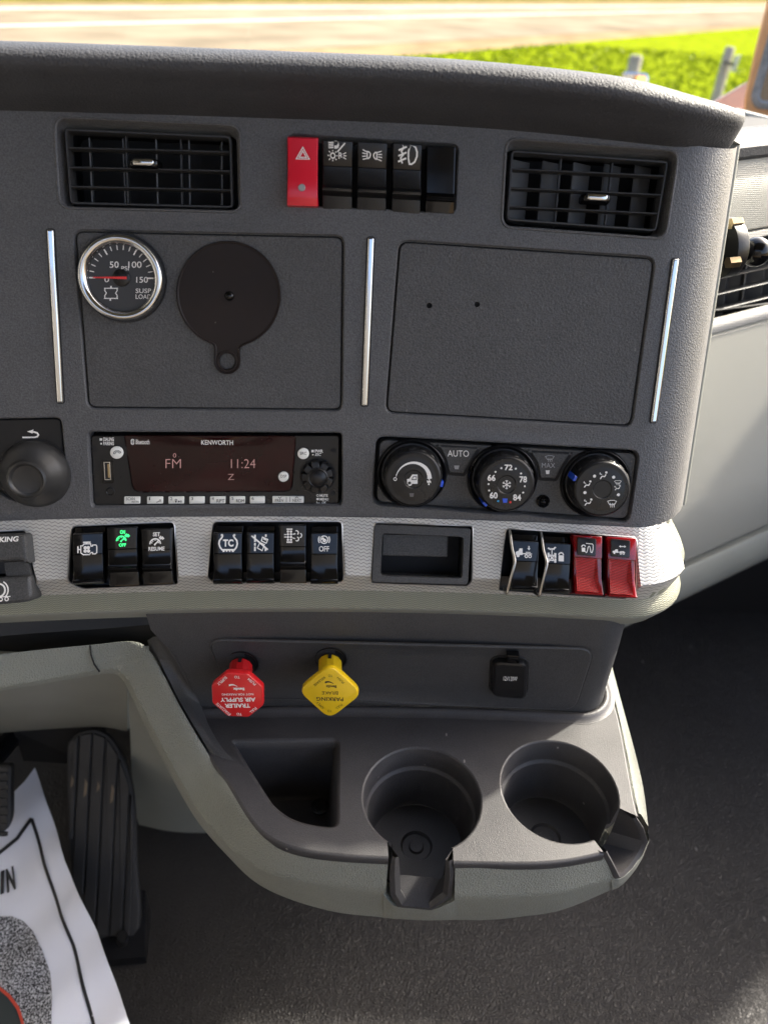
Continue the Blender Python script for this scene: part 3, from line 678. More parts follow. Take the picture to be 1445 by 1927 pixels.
# ============================================================ AIR VENTS
def vent(loop, inner_px, label, tabpx, vanes, turn, loc, m=FM, bars=3, tilt=0.0):
    t = thing('air_vent', label, 'air vent', loc, 'air vents in the dashboard')
    inn = ccw(rpoly(pxl(m, inner_px, -.004), .006, 5))
    if loop:
        # sloping surround: outer outline down to the inner one
        n = 48
        def res(l):
            L_ = [Vector(p) for p in l]; tot = [0]
            for i in range(len(L_)): tot.append(tot[-1] + (L_[(i + 1) % len(L_)] - L_[i]).length)
            out = []
            for k in range(96):
                s = tot[-1] * k / 96
                i = max(j for j in range(len(L_)) if tot[j] <= s + 1e-12)
                out.append(tuple(L_[i].lerp(L_[(i + 1) % len(L_)], (s - tot[i]) / max(1e-9, tot[i + 1] - tot[i]))))
            return out
        c = [sum(p[i] for p in loop) / len(loop) for i in (0, 1)]
        def start(l):
            k = min(range(len(l)), key=lambda i: abs(math.atan2(l[i][1] - c[1], l[i][0] - c[0]) + 2.5)); return l[k:] + l[:k]
        A, B = start(res(start(loop))), start(res(start(off(inn, -.0012))))
        mix = lambda t_: [tuple(Vector(a).lerp(Vector(b), t_)) for a, b in zip(A, B)]
        mb = MB().loft(m, [(A, 0), (off(A, .0004), .0007), (off(A, .0010), .0008), (off(A, .0017), .0002), (mix(.45), -.0022), (mix(.85), -.0042), (B, -.0055), (off(B, .0008), -.008), (off(B, .001), -.02)], cap1=False)
        mb.build('surround', G['face'], t, 50)
    MB().loft(m, [(off(inn, -.002), -.012), (off(inn, .0), -.05)]).build('duct', G['deep'], t)
    fr = off(inn, .0022)
    us_ = [p[0] for p in fr]; vs2 = [p[1] for p in fr]; u0, u1, v0, v1 = min(us_), max(us_), min(vs2), max(vs2)
    ring = MB().loft(m, [(fr, -.016), (fr, -.0045), (off(fr, .0006), -.0036), (off(fr, .0014), -.0036), (off(fr, .0019), -.0045), (off(fr, .0019), -.016)], cap1=False); ring.build('grille_frame', G['vent'], t, 50)
    fr2 = off(fr, .0015)
    def edge_u(v, side):
        xs = []
        for i in range(len(fr2)):
            (a, b), (c_, d) = fr2[i - 1], fr2[i]
            if (b > v) != (d > v): xs.append(a + (c_ - a) * (v - b) / (d - b))
        return (min(xs) if side < 0 else max(xs)) if xs else (u0 if side < 0 else u1)
    slope = (fr[len(fr) // 2][1] - fr[0][1]) * 0
    for k in range(1, bars + 1):
        v = v1 + (v0 - v1) * k / (bars + 1); ua, ub = edge_u(v, -1), edge_u(v, 1); mb = MB()
        rows = [(-.0007, -.014), (-.0006, -.0043), (-.0002, -.0038), (.0002, -.0038), (.0006, -.0043), (.0007, -.014)]
        mb.grid([[m(ua + (ub - ua) * i / 8, v + dv, h - (tilt if False else 0)) for i in range(9)] for dv, h in rows]); mb.build('louvre_bar', G['vent'], t, 50)
    for k in range(vanes):
        u = u0 + (u1 - u0) * (k + .5) / vanes; c_, s_ = math.cos(turn), math.sin(turn); hw = .0085; mb = MB()
        pts = []
        for a in (-hw, hw):
            for b in (-.0004, .0004): pts.append((u + a * c_ - b * s_, -.0245 + a * s_ + b * c_))
        l = [pts[0], pts[2], pts[3], pts[1]]
        lo = [m(x, v0 + .003, h) for x, h in l]; hi = [m(x, v1 - .003, h) for x, h in l]
        mb.hexa(lo + hi); mb.build('vane', G['vane'], t, smooth=False)
    for f_ in (.34, .67):
        u = u0 + (u1 - u0) * f_; MB().hexa([m(u + a, v0 + .001, h) for a, h in ((-.0005, -.017), (.0005, -.017), (.0005, -.0125), (-.0005, -.0125))] + [m(u + a, v1 - .001, h) for a, h in ((-.0005, -.017), (.0005, -.017), (.0005, -.0125), (-.0005, -.0125))]).build('rib', G['vent'], t, smooth=False)
    if tabpx:
        cu, cv = inv(m, *tabpx, .001); w, hh = .0066, .0022
        tb = MB().loft(m, [(rpoly([(cu - w - .003, cv - hh - .0014), (cu + w + .003, cv - hh - .0014), (cu + w + .003, cv + hh), (cu - w - .003, cv + hh)], .002, 4), -.010), (rpoly([(cu - w - .0022, cv - hh - .001), (cu + w + .0022, cv - hh - .001), (cu + w + .0022, cv + hh), (cu - w - .0022, cv + hh)], .002, 4), -.001), (rpoly([(cu - w - .001, cv - hh), (cu + w + .001, cv - hh), (cu + w + .001, cv + hh), (cu - w - .001, cv + hh)], .002, 4), .0004)]).build('thumb_tab', G['gloss'], t, 50)
        MB().button(m, rpoly([(cu - w, cv - hh), (cu + w, cv - hh), (cu + w, cv + hh), (cu - w, cv + hh)], .0022, 5), -.001, .0016, .001).build('chrome_insert', G['chrome'], tb, 60)
    return t
vent(LOOP['vent1'], [(113, 233), (443, 248), (447, 400), (126, 392)], 'black louvred air vent with chrome thumb tab, above the round gauge', (270, 305), 5, R_(80), FM(-.157, .195, 0))
vent(LOOP['vent2'], [(955, 274), (1266, 296), (1240, 444), (945, 422)], 'black louvred air vent above the blank plate with two screw holes, its vanes turned sideways', (1124, 371), 5, R_(-38), FM(.122, .19, 0))

# ============================================================ ROCKER SWITCHES
PR = {'scoop': [(0, -.006), (.005, .0048), (.02, .0056), (.36, .0044), (.37, .0040), (.38, .0044), (.60, .0044), (.645, .0052), (.67, .0080), (.71, .0096), (.745, .0092), (.755, .0060), (.80, .0020), (.92, .0010), (.99, .0002), (1, -.008)],
      'plain': [(0, -.006), (.004, .0040), (.02, .0048), (.70, .0048), (.735, .0062), (.77, .0095), (.80, .0085), (.83, .0042), (.99, .0022), (1, -.008)],
      'hazard': [(0, -.006), (.005, .0058), (.03, .0070), (.30, .0072), (.60, .0082), (.87, .0098), (.90, .0094), (.99, .0078), (1, -.008)],
      'down': [(0, -.004), (.004, .0012), (.095, .0014), (.10, .0062), (.125, .0078), (.46, .0072), (.468, .0066), (.476, .0070), (.70, .0054), (.90, .0064), (.93, .0078), (.95, .0070), (.99, .0036), (1, -.006)],
      'up': [(0, -.004), (.004, .0086), (.02, .0094), (.36, .0082), (.368, .0076), (.376, .0080), (.58, .0068), (.65, .0082), (.68, .0100), (.705, .0092), (.72, .0052), (.76, .0030), (.95, .0018), (.99, .0010), (1, -.006)],
      'guarded': [(0, -.004), (.005, .0090), (.03, .0098), (.36, .0088), (.365, .0078), (.40, .0074), (.70, .0062), (.92, .0088), (.95, .0094), (.97, .0086), (1, -.004)]}
def rocker(label, m, x0, x1, y0, y1, kind, mt, group, sl=0.0, sk=0.0, name='rocker_switch'):
    a = inv(m, x0, y0, .006); b = inv(m, x1, y0 + sl * (x1 - x0), .006, a); c = inv(m, x1 + sk * (y1 - y0), y1 + sl * (x1 - x0), .006, b); d = inv(m, x0 + sk * (y1 - y0), y1, .006, c)
    P = PR[kind]
    def hp(v_):
        t_ = min(1, max(0, v_))
        for (p, hpv), (q, hq) in zip(P, P[1:]):
            if t_ <= q: return hpv + (hq - hpv) * (t_ - p) / (q - p)
        return P[-1][1]
    A, B, C, D = map(Vector, (a, b, c, d))
    t = thing(name, label, 'switch', m((a[0] + c[0]) / 2, (a[1] + c[1]) / 2, -.004), group)
    mb = MB(); rows = []; W = (B - A).length; e = .0009
    nar = .0004
    for tt, h in P:
        l = A.lerp(D, tt); r = B.lerp(C, tt); dr = (r - l).normalized(); wv = 1 - .035 * math.sin(math.pi * tt)
        mid = (l + r) / 2; l = mid + (l - mid) * wv; r = mid + (r - mid) * wv
        row = []
        for q, dh in ((l, -.012), (l, -e), (l + dr * e * .3, -e * .3), (l + dr * e, 0), (mid, 0), (r - dr * e, 0), (r - dr * e * .3, -e * .3), (r, -e), (r, -.012)): row.append(m(q.x, q.y, max(-.012, h + dh)))
        rows.append(row)
    mb.grid(rows); mb.build('rocker', mt, t, 40)
    det = (B - A).x * (D - A).y - (B - A).y * (D - A).x
    def im(u, v, h):
        w = Vector((u, v)) - A; tt = ((B - A).x * w.y - (B - A).y * w.x) / det
        return m(u, v, hp(tt) + h)
    return t, im, a
GR1 = 'rocker switches beside the hazard switch'; GR2 = 'rocker switches in the silver band'
# upper row
u_well = off(LOOP['rowsw'], .0012); MB().loft(FM, [(u_well, -.02)]).build('upper_switch_well', G['deep'], dash)
t, im, g = rocker('red hazard warning light switch with a white double triangle', FM, 541, 599, 256, 388, 'hazard', G['hazred'], 'upper row switches', .035, -.003)
symbol(t, im, (557, 276, 583, 300), [('o', [(.5, .04), (.97, .95), (.03, .95)], .075), ('o', [(.5, .32), (.76, .82), (.24, .82)], .085)], G['white'], g=g, sl=.03)
MB().loft(im, [(circ(*inv(im, 568, 353, .0003, g), .0023, 18), .0002), (circ(*inv(im, 568, 353, .0003, g), .0019, 18), .0008)]).build('indicator_lens', G['grey'], t)
t, im, g = rocker('black rocker switch with headlamp, sun and parking lamp symbols, next to the hazard switch', FM, 607, 664, 262, 392, 'scoop', G['semi'], GR1, .05, -.01)
symbol(t, im, (617, 269, 652, 303), [('p', [(.36, .04), (.48, .04), (.58, .12), (.62, .24), (.58, .36), (.48, .42), (.36, .42)]), ('l', [(.05, .07), (.32, .05)], .05), ('l', [(.05, .15), (.32, .13)], .05), ('l', [(.05, .23), (.32, .21)], .05), ('l', [(.05, .31), (.32, .29)], .05), ('l', [(.05, .39), (.32, .37)], .05), ('l', [(.93, .14), (.52, .56)], .07),
      ('c', .27, .74, .12, .06), ('l', [(.27, .55), (.27, .48)], .05), ('l', [(.27, .92), (.27, 1)], .05), ('l', [(.08, .74), (0, .74)], .05), ('l', [(.46, .74), (.53, .74)], .05), ('l', [(.13, .60), (.07, .54)], .05), ('l', [(.41, .60), (.47, .54)], .05), ('l', [(.13, .88), (.07, .94)], .05), ('l', [(.41, .88), (.47, .94)], .05),
      ('t', 'P', .58, .58, .74, .88), ('a', .80, .73, .10, .05, 120, 240), ('l', [(.82, .66), (.98, .58)], .05), ('l', [(.84, .73), (1, .73)], .05), ('l', [(.82, .80), (.98, .88)], .05)], G['white'], g=g, sl=.04)
t, im, g = rocker('black rocker switch with two facing lamp symbols, middle of the three lamp switches', FM, 673, 729, 265, 395, 'scoop', G['semi'], GR1, .05, -.015)
symbol(t, im, (681, 281, 719, 301), [('o', [(.26, .18), (.34, .2), (.41, .34), (.42, .5), (.4, .68), (.33, .82), (.26, .84)], .11), ('o', [(.74, .22), (.66, .24), (.59, .38), (.58, .52), (.6, .7), (.67, .84), (.74, .86)], .11), ('l', [(.22, .2), (.04, .02)], .1), ('l', [(.2, .4), (.02, .33)], .1), ('l', [(.2, .62), (.02, .66)], .1), ('l', [(.22, .84), (.04, .95)], .1), ('l', [(.78, .22), (.97, .08)], .1), ('l', [(.8, .42), (1, .38)], .1), ('l', [(.8, .64), (1, .68)], .1), ('l', [(.78, .86), (.97, 1)], .1)], G['white'], g=g, sl=.05)
t, im, g = rocker('black rocker switch with a front fog lamp symbol', FM, 739, 794, 268, 399, 'scoop', G['semi'], GR1, .05, -.015)
symbol(t, im, (748, 276, 785, 309), [('o', [(.60, .06), (.70, .06), (.86, .18), (.95, .4), (.95, .62), (.86, .86), (.72, .97), (.60, .97), (.53, .7), (.52, .36)], .09), ('l', [(.42, .16), (.02, .34)], .09), ('l', [(.42, .43), (.02, .61)], .09), ('l', [(.42, .70), (.02, .88)], .09), ('l', [(.22, .02), (.28, .22), (.16, .38), (.26, .55), (.14, .70), (.24, .96)], .08)], G['white'], g=g, sl=.04)
rocker('blank gloss black rocker at the right end of the upper switch row', FM, 803, 858, 272, 399, 'plain', G['gloss'], GR1, .05, -.02)

# band switches
FAN = lambda cx, cy, r: [('p', [(cx, cy), (cx + .3 * r * math.cos(a - .9), cy + r * math.sin(a - .9)), (cx + .55 * r * math.cos(a - .45), cy + r * math.sin(a - .45)), (cx + .55 * r * math.cos(a + .1), cy + r * math.sin(a + .1))]) for a in (0.4, 1.97, 3.54, 5.11)]
def speedo(top, bot):
    P = [('a', .42, .70, .40, .07, 180, 360), ('l', [(.40, .72), (.66, .40)], .06), ('d', .40, .74, .08), ('l', [(.72, .28), (.92, .10)], .10), ('l', [(.66, .2), (.8, .02)], .06), ('l', [(.86, .34), (.98, .2)], .06)]
    for a in (200, 230, 270, 310, 340): P.append(('l', [(.42 + .34 * .55 * math.cos(R_(a)) * 1.0, .70 + .30 * math.sin(R_(a))), (.42 + .46 * .6 * math.cos(R_(a)), .70 + .38 * math.sin(R_(a)))], .05))
    return P
t, im, g = rocker('black rocker switch with a white engine fan symbol, first in the silver band', TP, 138, 196, 993, 1102, 'down', G['gloss'], GR2, -.04, -.01)
symbol(t, im, (146, 1020, 184, 1045), [('o', [(.18, .30), (.26, .30), (.34, .16), (.66, .16), (.68, .34), (.76, .34), (.76, .26), (.92, .26), (.97, .36), (.97, .84), (.90, .93), (.76, .93), (.76, .82), (.68, .82), (.60, .97), (.30, .97), (.18, .82)], .08), ('l', [(.04, .32), (.04, .84)], .1), ('l', [(.04, .57), (.16, .57)], .08), ('l', [(.28, .04), (.66, .04)], .1), ('l', [(.46, .04), (.46, .16)], .12), ('d', .40, .45, .13), ('d', .55, .45, .13), ('d', .40, .70, .13), ('d', .56, .70, .13)], G['white'], g=g, sl=-.03)
t, im, g = rocker('black rocker switch with a lit green cruise control ON OFF symbol', TP, 204, 261, 992, 1106, 'up', G['gloss'], GR2, -.03, -.01)
symbol(t, im, (217, 998, 245, 1029), [('t', 'ON', .34, .0, .68, .24, .03), ('t', 'OFF', .26, .80, .74, 1.0, .03)] + [(p[0], *[[(x, .22 + y * .62) for x, y in p[1]]], p[2]) if p[0] == 'l' else (p[0], p[1], .22 + p[2] * .62, p[3] * .62 * (1.15 if p[0] == 'a' else 1), *p[4:]) for p in speedo(0, 0)], G['green'], g=g, sl=-.03)
t, im, g = rocker('black rocker switch with a white cruise SET RESUME symbol', TP, 268, 324, 995, 1103, 'up', G['gloss'], GR2, -.03, .0)
symbol(t, im, (280, 1002, 310, 1037), [('t', 'SET', .28, .0, .72, .22, .03), ('t', 'RESUME', .0, .78, 1.0, 1.0, .03)] + [(p[0], *[[(x, .2 + y * .62) for x, y in p[1]]], p[2]) if p[0] == 'l' else (p[0], p[1], .2 + p[2] * .62, p[3] * .62 * (1.15 if p[0] == 'a' else 1), *p[4:]) for p in speedo(0, 0)], G['white'], g=g, sl=-.03)
t, im, g = rocker('black rocker switch marked TC inside a tyre outline', TP, 402, 457, 990, 1101, 'down', G['gloss'], GR2, 0, -.01)
symbol(t, im, (411, 1005, 448, 1038), [('t', 'TC', .24, .30, .78, .72, .04), ('l', [(.16, .04), (.22, .10), (.19, .20), (.07, .36), (.04, .56), (.10, .76), (.20, .90), (.82, .90), (.92, .76), (.97, .56), (.94, .36), (.82, .20), (.78, .10), (.85, .04)], .09), ('l', [(.22, .98), (.32, .98)], .08), ('l', [(.40, .98), (.47, .98)], .08), ('l', [(.55, .98), (.62, .98)], .08), ('l', [(.70, .98), (.80, .98)], .08), ('d', .19, .06, .07), ('d', .82, .06, .07)], G['white'], g=g)
t, im, g = rocker('black rocker switch with a crossed-out lane departure truck symbol', TP, 464, 517, 990, 1100, 'down', G['gloss'], GR2, 0, -.008)
symbol(t, im, (473, 1005, 505, 1037), [('l', [(.22, .04), (.22, .24)], .10), ('l', [(.22, .30), (.22, .46)], .10), ('l', [(.22, .52), (.22, .68)], .10), ('l', [(.22, .74), (.22, 1)], .10), ('l', [(.86, .02), (.86, .16)], .10), ('l', [(.84, .78), (.84, 1)], .10), ('l', [(.02, .10), (.98, .92)], .09), ('o', [(.52, .50), (.78, .62), (.64, .98), (.36, .82)], .05), ('o', [(.66, .18), (.98, .32), (.88, .54), (.60, .40)], .06), ('l', [(.72, .26), (.92, .35)], .10)], G['white'], g=g)
t, im, g = rocker('black rocker switch with an exhaust filter regeneration symbol of dots and smoke', TP, 526, 577, 987, 1100, 'up', G['gloss'], GR2, 0, -.004)
symbol(t, im, (535, 995, 567, 1021), [('l', [(.14, .03), (.48, .03)], .1), ('l', [(.14, .97), (.48, .97)], .1)] + [('d', x, y, .085) for x in (.22, .40) for y in (.20, .40, .60, .80)] + [('l', [(.0, .42), (.12, .42)], .07), ('l', [(.0, .60), (.12, .60)], .07), ('l', [(.50, .40), (.66, .36)], .07), ('a', .72, .28, .14, .07, -120, 60), ('l', [(.50, .66), (.64, .72)], .07), ('a', .74, .74, .14, .07, -80, 130), ('a', .90, .48, .16, .07, -70, 80)], G['white'], g=g)
t, im, g = rocker('black rocker switch with a circled skid symbol over the word OFF', TP, 584, 636, 991, 1101, 'down', G['gloss'], GR2, 0, .0)
symbol(t, im, (596, 1006, 624, 1038), [('c', .50, .30, .22, .06), ('a', .50, .30, .33, .06, 145, 215), ('a', .50, .30, .33, .06, -35, 35), ('l', [(.32, .30), (.42, .22), (.56, .34)], .10), ('l', [(.40, .36), (.60, .42)], .08), ('l', [(.56, .26), (.66, .38)], .06), ('t', 'OFF', .16, .68, .84, 1.0, .01)], G['white'], g=g)
TRK = [('p', [(.0, .52), (.08, .44), (.16, .42), (.24, .20), (.42, .20), (.42, .74), (.0, .74)]), ('d', .14, .80, .13), ('l', [(.42, .62), (.98, .62)], .09), ('c', .64, .82, .11, .08), ('c', .86, .82, .11, .08), ('l', [(.60, .50), (.90, .50)], .06)]
t, im, g = rocker('black rocker switch with a truck and a down arrow symbol', TP, 964, 1014, 1005, 1112, 'down', G['gloss'], GR2, .045, -.02)
symbol(t, im, (970, 1027, 1001, 1050), TRK + [('l', [(.80, -.02), (.80, .24)], .1), ('p', [(.70, .16), (.90, .16), (.80, .34)])], G['white'], g=g, sl=.04)
t, im, g = rocker('black rocker switch with an axle and padlock symbol, beside the red switches', TP, 1023, 1073, 1009, 1117, 'down', G['gloss'], GR2, .05, -.01)
symbol(t, im, (1030, 1028, 1061, 1058), [('l', [(.02, .10), (.20, .20)], .1), ('l', [(.34, .20), (.48, .02)], .1), ('l', [(.10, .14), (.40, .14)], .06), ('l', [(.26, .14), (.26, .50)], .06), ('l', [(.05, .40), (.05, .70)], .13), ('l', [(.46, .40), (.46, .70)], .13), ('l', [(.05, .55), (.46, .55)], .07), ('l', [(.05, .74), (.05, 1)], .13), ('l', [(.46, .74), (.46, 1)], .13), ('l', [(.05, .87), (.46, .87)], .07), ('l', [(.16, .60), (.36, .82)], .08), ('l', [(.36, .60), (.16, .82)], .08), ('p', [(.66, .52), (.98, .52), (.98, .90), (.66, .90)]), ('a', .82, .50, .14, .08, 180, 360)], G['white'], g=g, sl=.05)
for n_, (lab, x0, x1, y0, y1, ic, bx) in enumerate((
        ('red guarded switch with an unlocked padlock and hose symbol', 1076, 1130, 1006, 1121, 'hose', (1094, 1021, 1116, 1040)),
        ('red guarded switch with a truck and double arrow symbol', 1139, 1194, 1009, 1126, 'truck', (1152, 1026, 1176, 1043)))):
    t, im, g = rocker(lab, TP, x0, x1, y0, y1, 'guarded', G['guard'], 'red guarded switches', .05, .03)
    # ribbed red reflector below the black legend
    A = [inv(im, x, y, .0004, g) for x, y in ((x0 + 6, y0 + 43), (x1 - 7, y0 + 45), (x1 - 3, y1 - 6), (x0 + 9, y1 - 9))]
    MB().sheet(im, ccw(A), [], .004, .0005).build('ribbed_reflector', G['mesh'], t, smooth=False)
    B = [inv(im, x, y, .0004, g) for x, y in ((x0 + 10, y0 + 5), (x1 - 9, y0 + 8), (x1 - 10, y0 + 41), (x0 + 9, y0 + 38))]
    lg = MB().button(im, ccw(rpoly(B, .001, 3)), 0, .0012, .0004).build('legend_cap', G['semi'], t)
    if ic == 'hose': symbol(lg, im, bx, [('p', [(.0, .50), (.30, .50), (.30, .90), (.0, .90)]), ('a', .16, .42, .18, .1, 170, 350), ('l', [(.36, .06), (.92, .10), (.98, .24), (.96, .66), (.88, .96), (.78, .92), (.70, .40), (.62, .34), (.54, .44), (.46, .92), (.38, .98), (.32, .86)], .08)], G['white'], h=.0015, g=g, sl=.04)
    else: symbol(lg, im, bx, [(p[0], *[[(x, .3 + y * .7) for x, y in p[1]]], *p[2:]) if p[0] in 'lp' else (p[0], p[1], .3 + p[2] * .7, p[3] * .8, *p[4:]) for p in TRK] + [('l', [(.60, .10), (.96, .10)], .1), ('p', [(.50, .10), (.64, -.04), (.64, .24)]), ('p', [(1.06, .10), (.92, -.04), (.92, .24)])], G['white'], h=.0015, g=g, sl=.04)
for lab, xs in (('bent steel wire guard at the left end of the right hand switch group', (960, 965, 957, 951)), ('bent steel wire guard between the truck arrow switch and the axle lock switch', (1019, 1025, 1018, 1008))):
    i = 0 if xs[0] == 960 else 4
    pts = [TP(*inv(TP, x, y + i, h), h) for x, y, h in ((xs[0] - 2, 996, -.004), (xs[0], 1006, .006), (xs[0] + 3, 1030, .010), (xs[1] + 3, 1052, .014), (xs[1] + 2, 1066, .015), (xs[2] + 3, 1090, .013), (xs[2] - 1, 1108, .010), (xs[2] - 4, 1117, .008), (xs[3] - 2, 1112, .001), (xs[3] - 2, 1106, -.012))]
    tag(MB().tube(spline(pts, 4), .0010, 8).build('wire_guard', G['steel'], None, 60), lab, 'guard', 'wire switch guards')

# ============================================================ TRAILER BRAKE LEVER (left edge), STORAGE CUBBY
t = thing('trailer_brake_lever', 'dark grey PARKING lever module cut off by the left edge of the photo', 'lever', TP(-.28, -.03, 0))
l = ccw(rpoly(pxl(TP, [(-85, 1008), (50, 1003), (56, 1062), (40, 1056), (-85, 1062)], .012), [.002, .003, .002, .004, .002], 4))
lv = MB().loft(TP, [(l, -.012), (l, .010), (off(l, .0015), .0122), (off(l, .003), .0126)]).build('lever_grip', G['mod'], t, 40)
l2 = ccw(rpoly(pxl(TP, [(-85, 1004), (56, 998), (61, 1080), (-85, 1080)], .0), .003, 4)); MB().loft(TP, [(l2, -.018), (l2, -.002)]).build('lever_body', G['blk'], t, 40)
l3 = ccw(rpoly(pxl(TP, [(-85, 1092), (58, 1082), (64, 1132), (-85, 1145)], .006), [.002, .002, .006, .002], 4))
sk_ = MB().loft(TP, [(l3, -.02), (l3, .0045), (off(l3, .001), .006), (off(l3, .0025), .0065)]).build('lever_skirt', G['mod'], t, 50)
l4 = ccw(rpoly(pxl(TP, [(8, 1058), (54, 1056), (60, 1092), (14, 1092)], .003), .002, 4)); MB().loft(TP, [(l4, -.01), (l4, .003)]).build('lever_stem', G['mod'], t, 40)
text(lv, TP, 'PARKING', (-28, 1012, 36, 1022), G['white'], .0129, -.05, .03, .15)
symbol(sk_, TP, (-14, 1096, 26, 1132), [('a', .30, .42, .34, .09, -110, 110), ('a', .30, .42, .50, .07, -60, 50), ('l', [(-.2, .78), (.86, .76)], .05), ('c', .40, .90, .09, .05), ('c', .68, .89, .09, .05)], G['white'], h=.0068, sl=-.03)
t = thing('storage_cubby', 'small open dark grey storage cubby set in the silver band', 'storage cubby', TP(.03, -.03, -.01))
lo = ccw(rpoly(pxl(TP, [(704, 986), (886, 994), (880, 1101), (699, 1096)], .001), .0025, 4)); li = ccw(rpoly(pxl(TP, [(719, 1003), (873, 1010), (870, 1089), (715, 1084)], .001), .003, 4))
mb = MB().loft(TP, [(lo, -.015), (lo, .0005), (off(lo, .0006), .0012)], cap1=False); mb.sheet(TP, off(lo, .0006), [li], 0, .0012); mb.loft(TP, [(li, .0012), (off(li, .0004), .0006), (off(li, .0006), -.006)], cap1=False); mb.build('frame', G['mod'], t, 40)
mb = MB().loft(TP, [(off(li, .0006), -.006), (off(li, .0008), -.042)], cap1=False); mb.build('liner', G['blk'], t, 40)
us_ = [p[0] for p in li]; vs2 = [p[1] for p in li]
ua, ub, va, vb = min(us_) + .0015, max(us_) - .0105, max(vs2) - .0165, max(vs2) - .0012
MB().loft(TP, [(rpoly([(ua, va), (ub, va), (ub, vb), (ua, vb)], .001, 3), -.024), (rpoly([(ua, va), (ub, va), (ub, vb), (ua, vb)], .001, 3), -.0085), (rpoly([(ua + .0006, va + .0006), (ub - .0006, va + .0006), (ub - .0006, vb), (ua + .0006, vb)], .001, 3), -.008)]).build('lit_back_wall', G['mod'], t, 40)  # grey block stands in for the lit upper part of the back wall

# ============================================================ MIRROR CONTROL KNOB (left edge)
t = thing('mirror_control', 'round black mirror control knob under a curved arrow, at the left edge', 'knob', FM(-.235, 0, 0))
MB().loft(FM, [(off(mirror_loop, .0016), -.012), (off(mirror_loop, .0016), -.0022), (off(mirror_loop, .0024), -.0014)]).build('base_plate', G['blk'], t, 40)
cu, cv = inv(FM, 66, 893, .002); O = FM(cu, cv, -.001); ax = (FM(cu, cv, 1) - O).normalized()
kb = MB().lathe(O, ax, [(.0232, -.003), (.0232, .002), (.0222, .0055), (.0190, .010), (.0150, .0145), (.0132, .0180), (.0126, .0198), (.0112, .0206), (.0100, .0198), (.0094, .0186), (.006, .0180), (.0001, .0180)], 48).build('knob', G['knob'], t, 30)
MB().lathe(O, ax, [(.0246, -.0015), (.0246, .0006), (.0236, .0006)], 48, False).build('knob_gap', G['deep'], t)
symbol(t, FM, (42, 808, 74, 826), [('l', [(.02, .84), (.72, .84), (.90, .76), (.97, .58), (.90, .38), (.74, .28), (.60, .27)], .17), ('p', [(.30, .22), (.68, .02), (.62, .44)])], G['white'], h=-.0012)

# ============================================================ PRESSURE GAUGE, COVER DISC
gu, gv = inv(FM, 229, 523, .004); GO = FM(gu, gv, 0); gax = (FM(gu, gv, .01) - GO).normalized()
t = thing('pressure_gauge', 'round chrome bezel suspension load gauge reading zero PSI', 'gauge', GO)
MB().lathe(GO, gax, [(.0279, -.001), (.0279, .0030), (.0275, .0040), (.0262, .0040)], 64, False).build('gasket_ring', G['blk'], t, 60)
MB().lathe(GO, gax, [(.0266, .001), (.0268, .0050), (.0263, .0072), (.0254, .0083), (.0240, .0086), (.0222, .0078), (.0208, .0062), (.0206, .0038)], 72, False).build('bezel', G['chrome'], t, 60)
MB().lathe(GO, gax, [(.0214, .0030), (.0214, .0036)], 64).build('dial', G['dial'], t, 60)
gm = lambda u, v, h: FM(u, v, h)
hd = .0039
mb = MB()
for i in range(16):
    a = R_(180 - 12 * i); big = i % 5 == 0; r1 = .0200; r0 = .0163 if big else .0172; w = .00042 if big else .00026
    c_, s_ = math.cos(a), math.sin(a); mb.f.append(tuple(mb.pt(FM(gu + r * c_ - k * s_, gv + r * s_ + k * c_, hd)) for r, k in ((r0, -w), (r1, -w), (r1, w), (r0, w))))
mb.build('scale_marks', G['white'], t, smooth=False)
for s, bx in (('50', (207, 492, 224, 504)), ('100', (242, 492, 267, 504)), ('150', (257, 521, 279, 532)), ('0', (197, 521, 206, 531)), ('PSI', (229, 501, 243, 509)), ('SUSP', (256, 543, 285, 551.5)), ('LOAD', (256, 554, 285, 562.5))):
    text(t, FM, s, bx, G['white'], hd, 0, .004)
symbol(t, FM, (194, 538, 225, 566), [('l', [(.08, .16), (.92, .16)], .06), ('l', [(.08, .84), (.92, .84)], .06), ('l', [(.14, .16), (.12, .30), (.22, .48), (.12, .66), (.14, .84)], .06), ('l', [(.86, .16), (.88, .30), (.78, .48), (.88, .66), (.86, .84)], .06), ('l', [(.5, .0), (.5, .16)], .1), ('l', [(.46, .84), (.46, 1)], .1)], G['white'], h=hd)
MB().lathe(GO, gax, [(.0054, .0036), (.0054, .0050), (.0046, .0056)], 32).build('needle_hub', G['semi'], t, 40)
MB().hexa([FM(gu + a, gv + b, .0060) for a, b in ((-.0172, -.0002), (.0038, -.0008), (.0038, .0008), (-.0172, .0004))] + [FM(gu + a, gv + b, .0064) for a, b in ((-.0172, -.0002), (.0038, -.0008), (.0038, .0008), (-.0172, .0004))]).build('needle', G['redpr'], t, smooth=False)
cu, cv = inv(FM, 431, 555, .001); ru = (inv(FM, 529, 556, .001)[0] - inv(FM, 333, 554, .001)[0]) / 2; tu, tv = inv(FM, 428, 680, .001); tr_ = ru * .255
t = thing('rubber_cover', 'flat brown-black rubber cover disc with a small ring tab', 'cover disc', FM(cu, cv, 0))
a1 = R_(252); a2 = R_(288)
neck = lambda s: spline([(cu + s * ru * math.cos(R_(288)), cv + ru * math.sin(R_(288))), (tu + s * tr_ * .98, tv + tr_ * .95), (tu + s * tr_ * 1.0, tv + tr_ * .1)], 5)
l = arc((cu, cv), ru, R_(-70), R_(250), 60) + [tuple(p) for p in neck(-1)[1:]] + arc((tu, tv), tr_, R_(186), R_(354), 20)[1:-1] + [tuple(p) for p in neck(1)[::-1][:-1]]
l = ccw(l); hl = circ(tu, tv, tr_ * .62, 28)
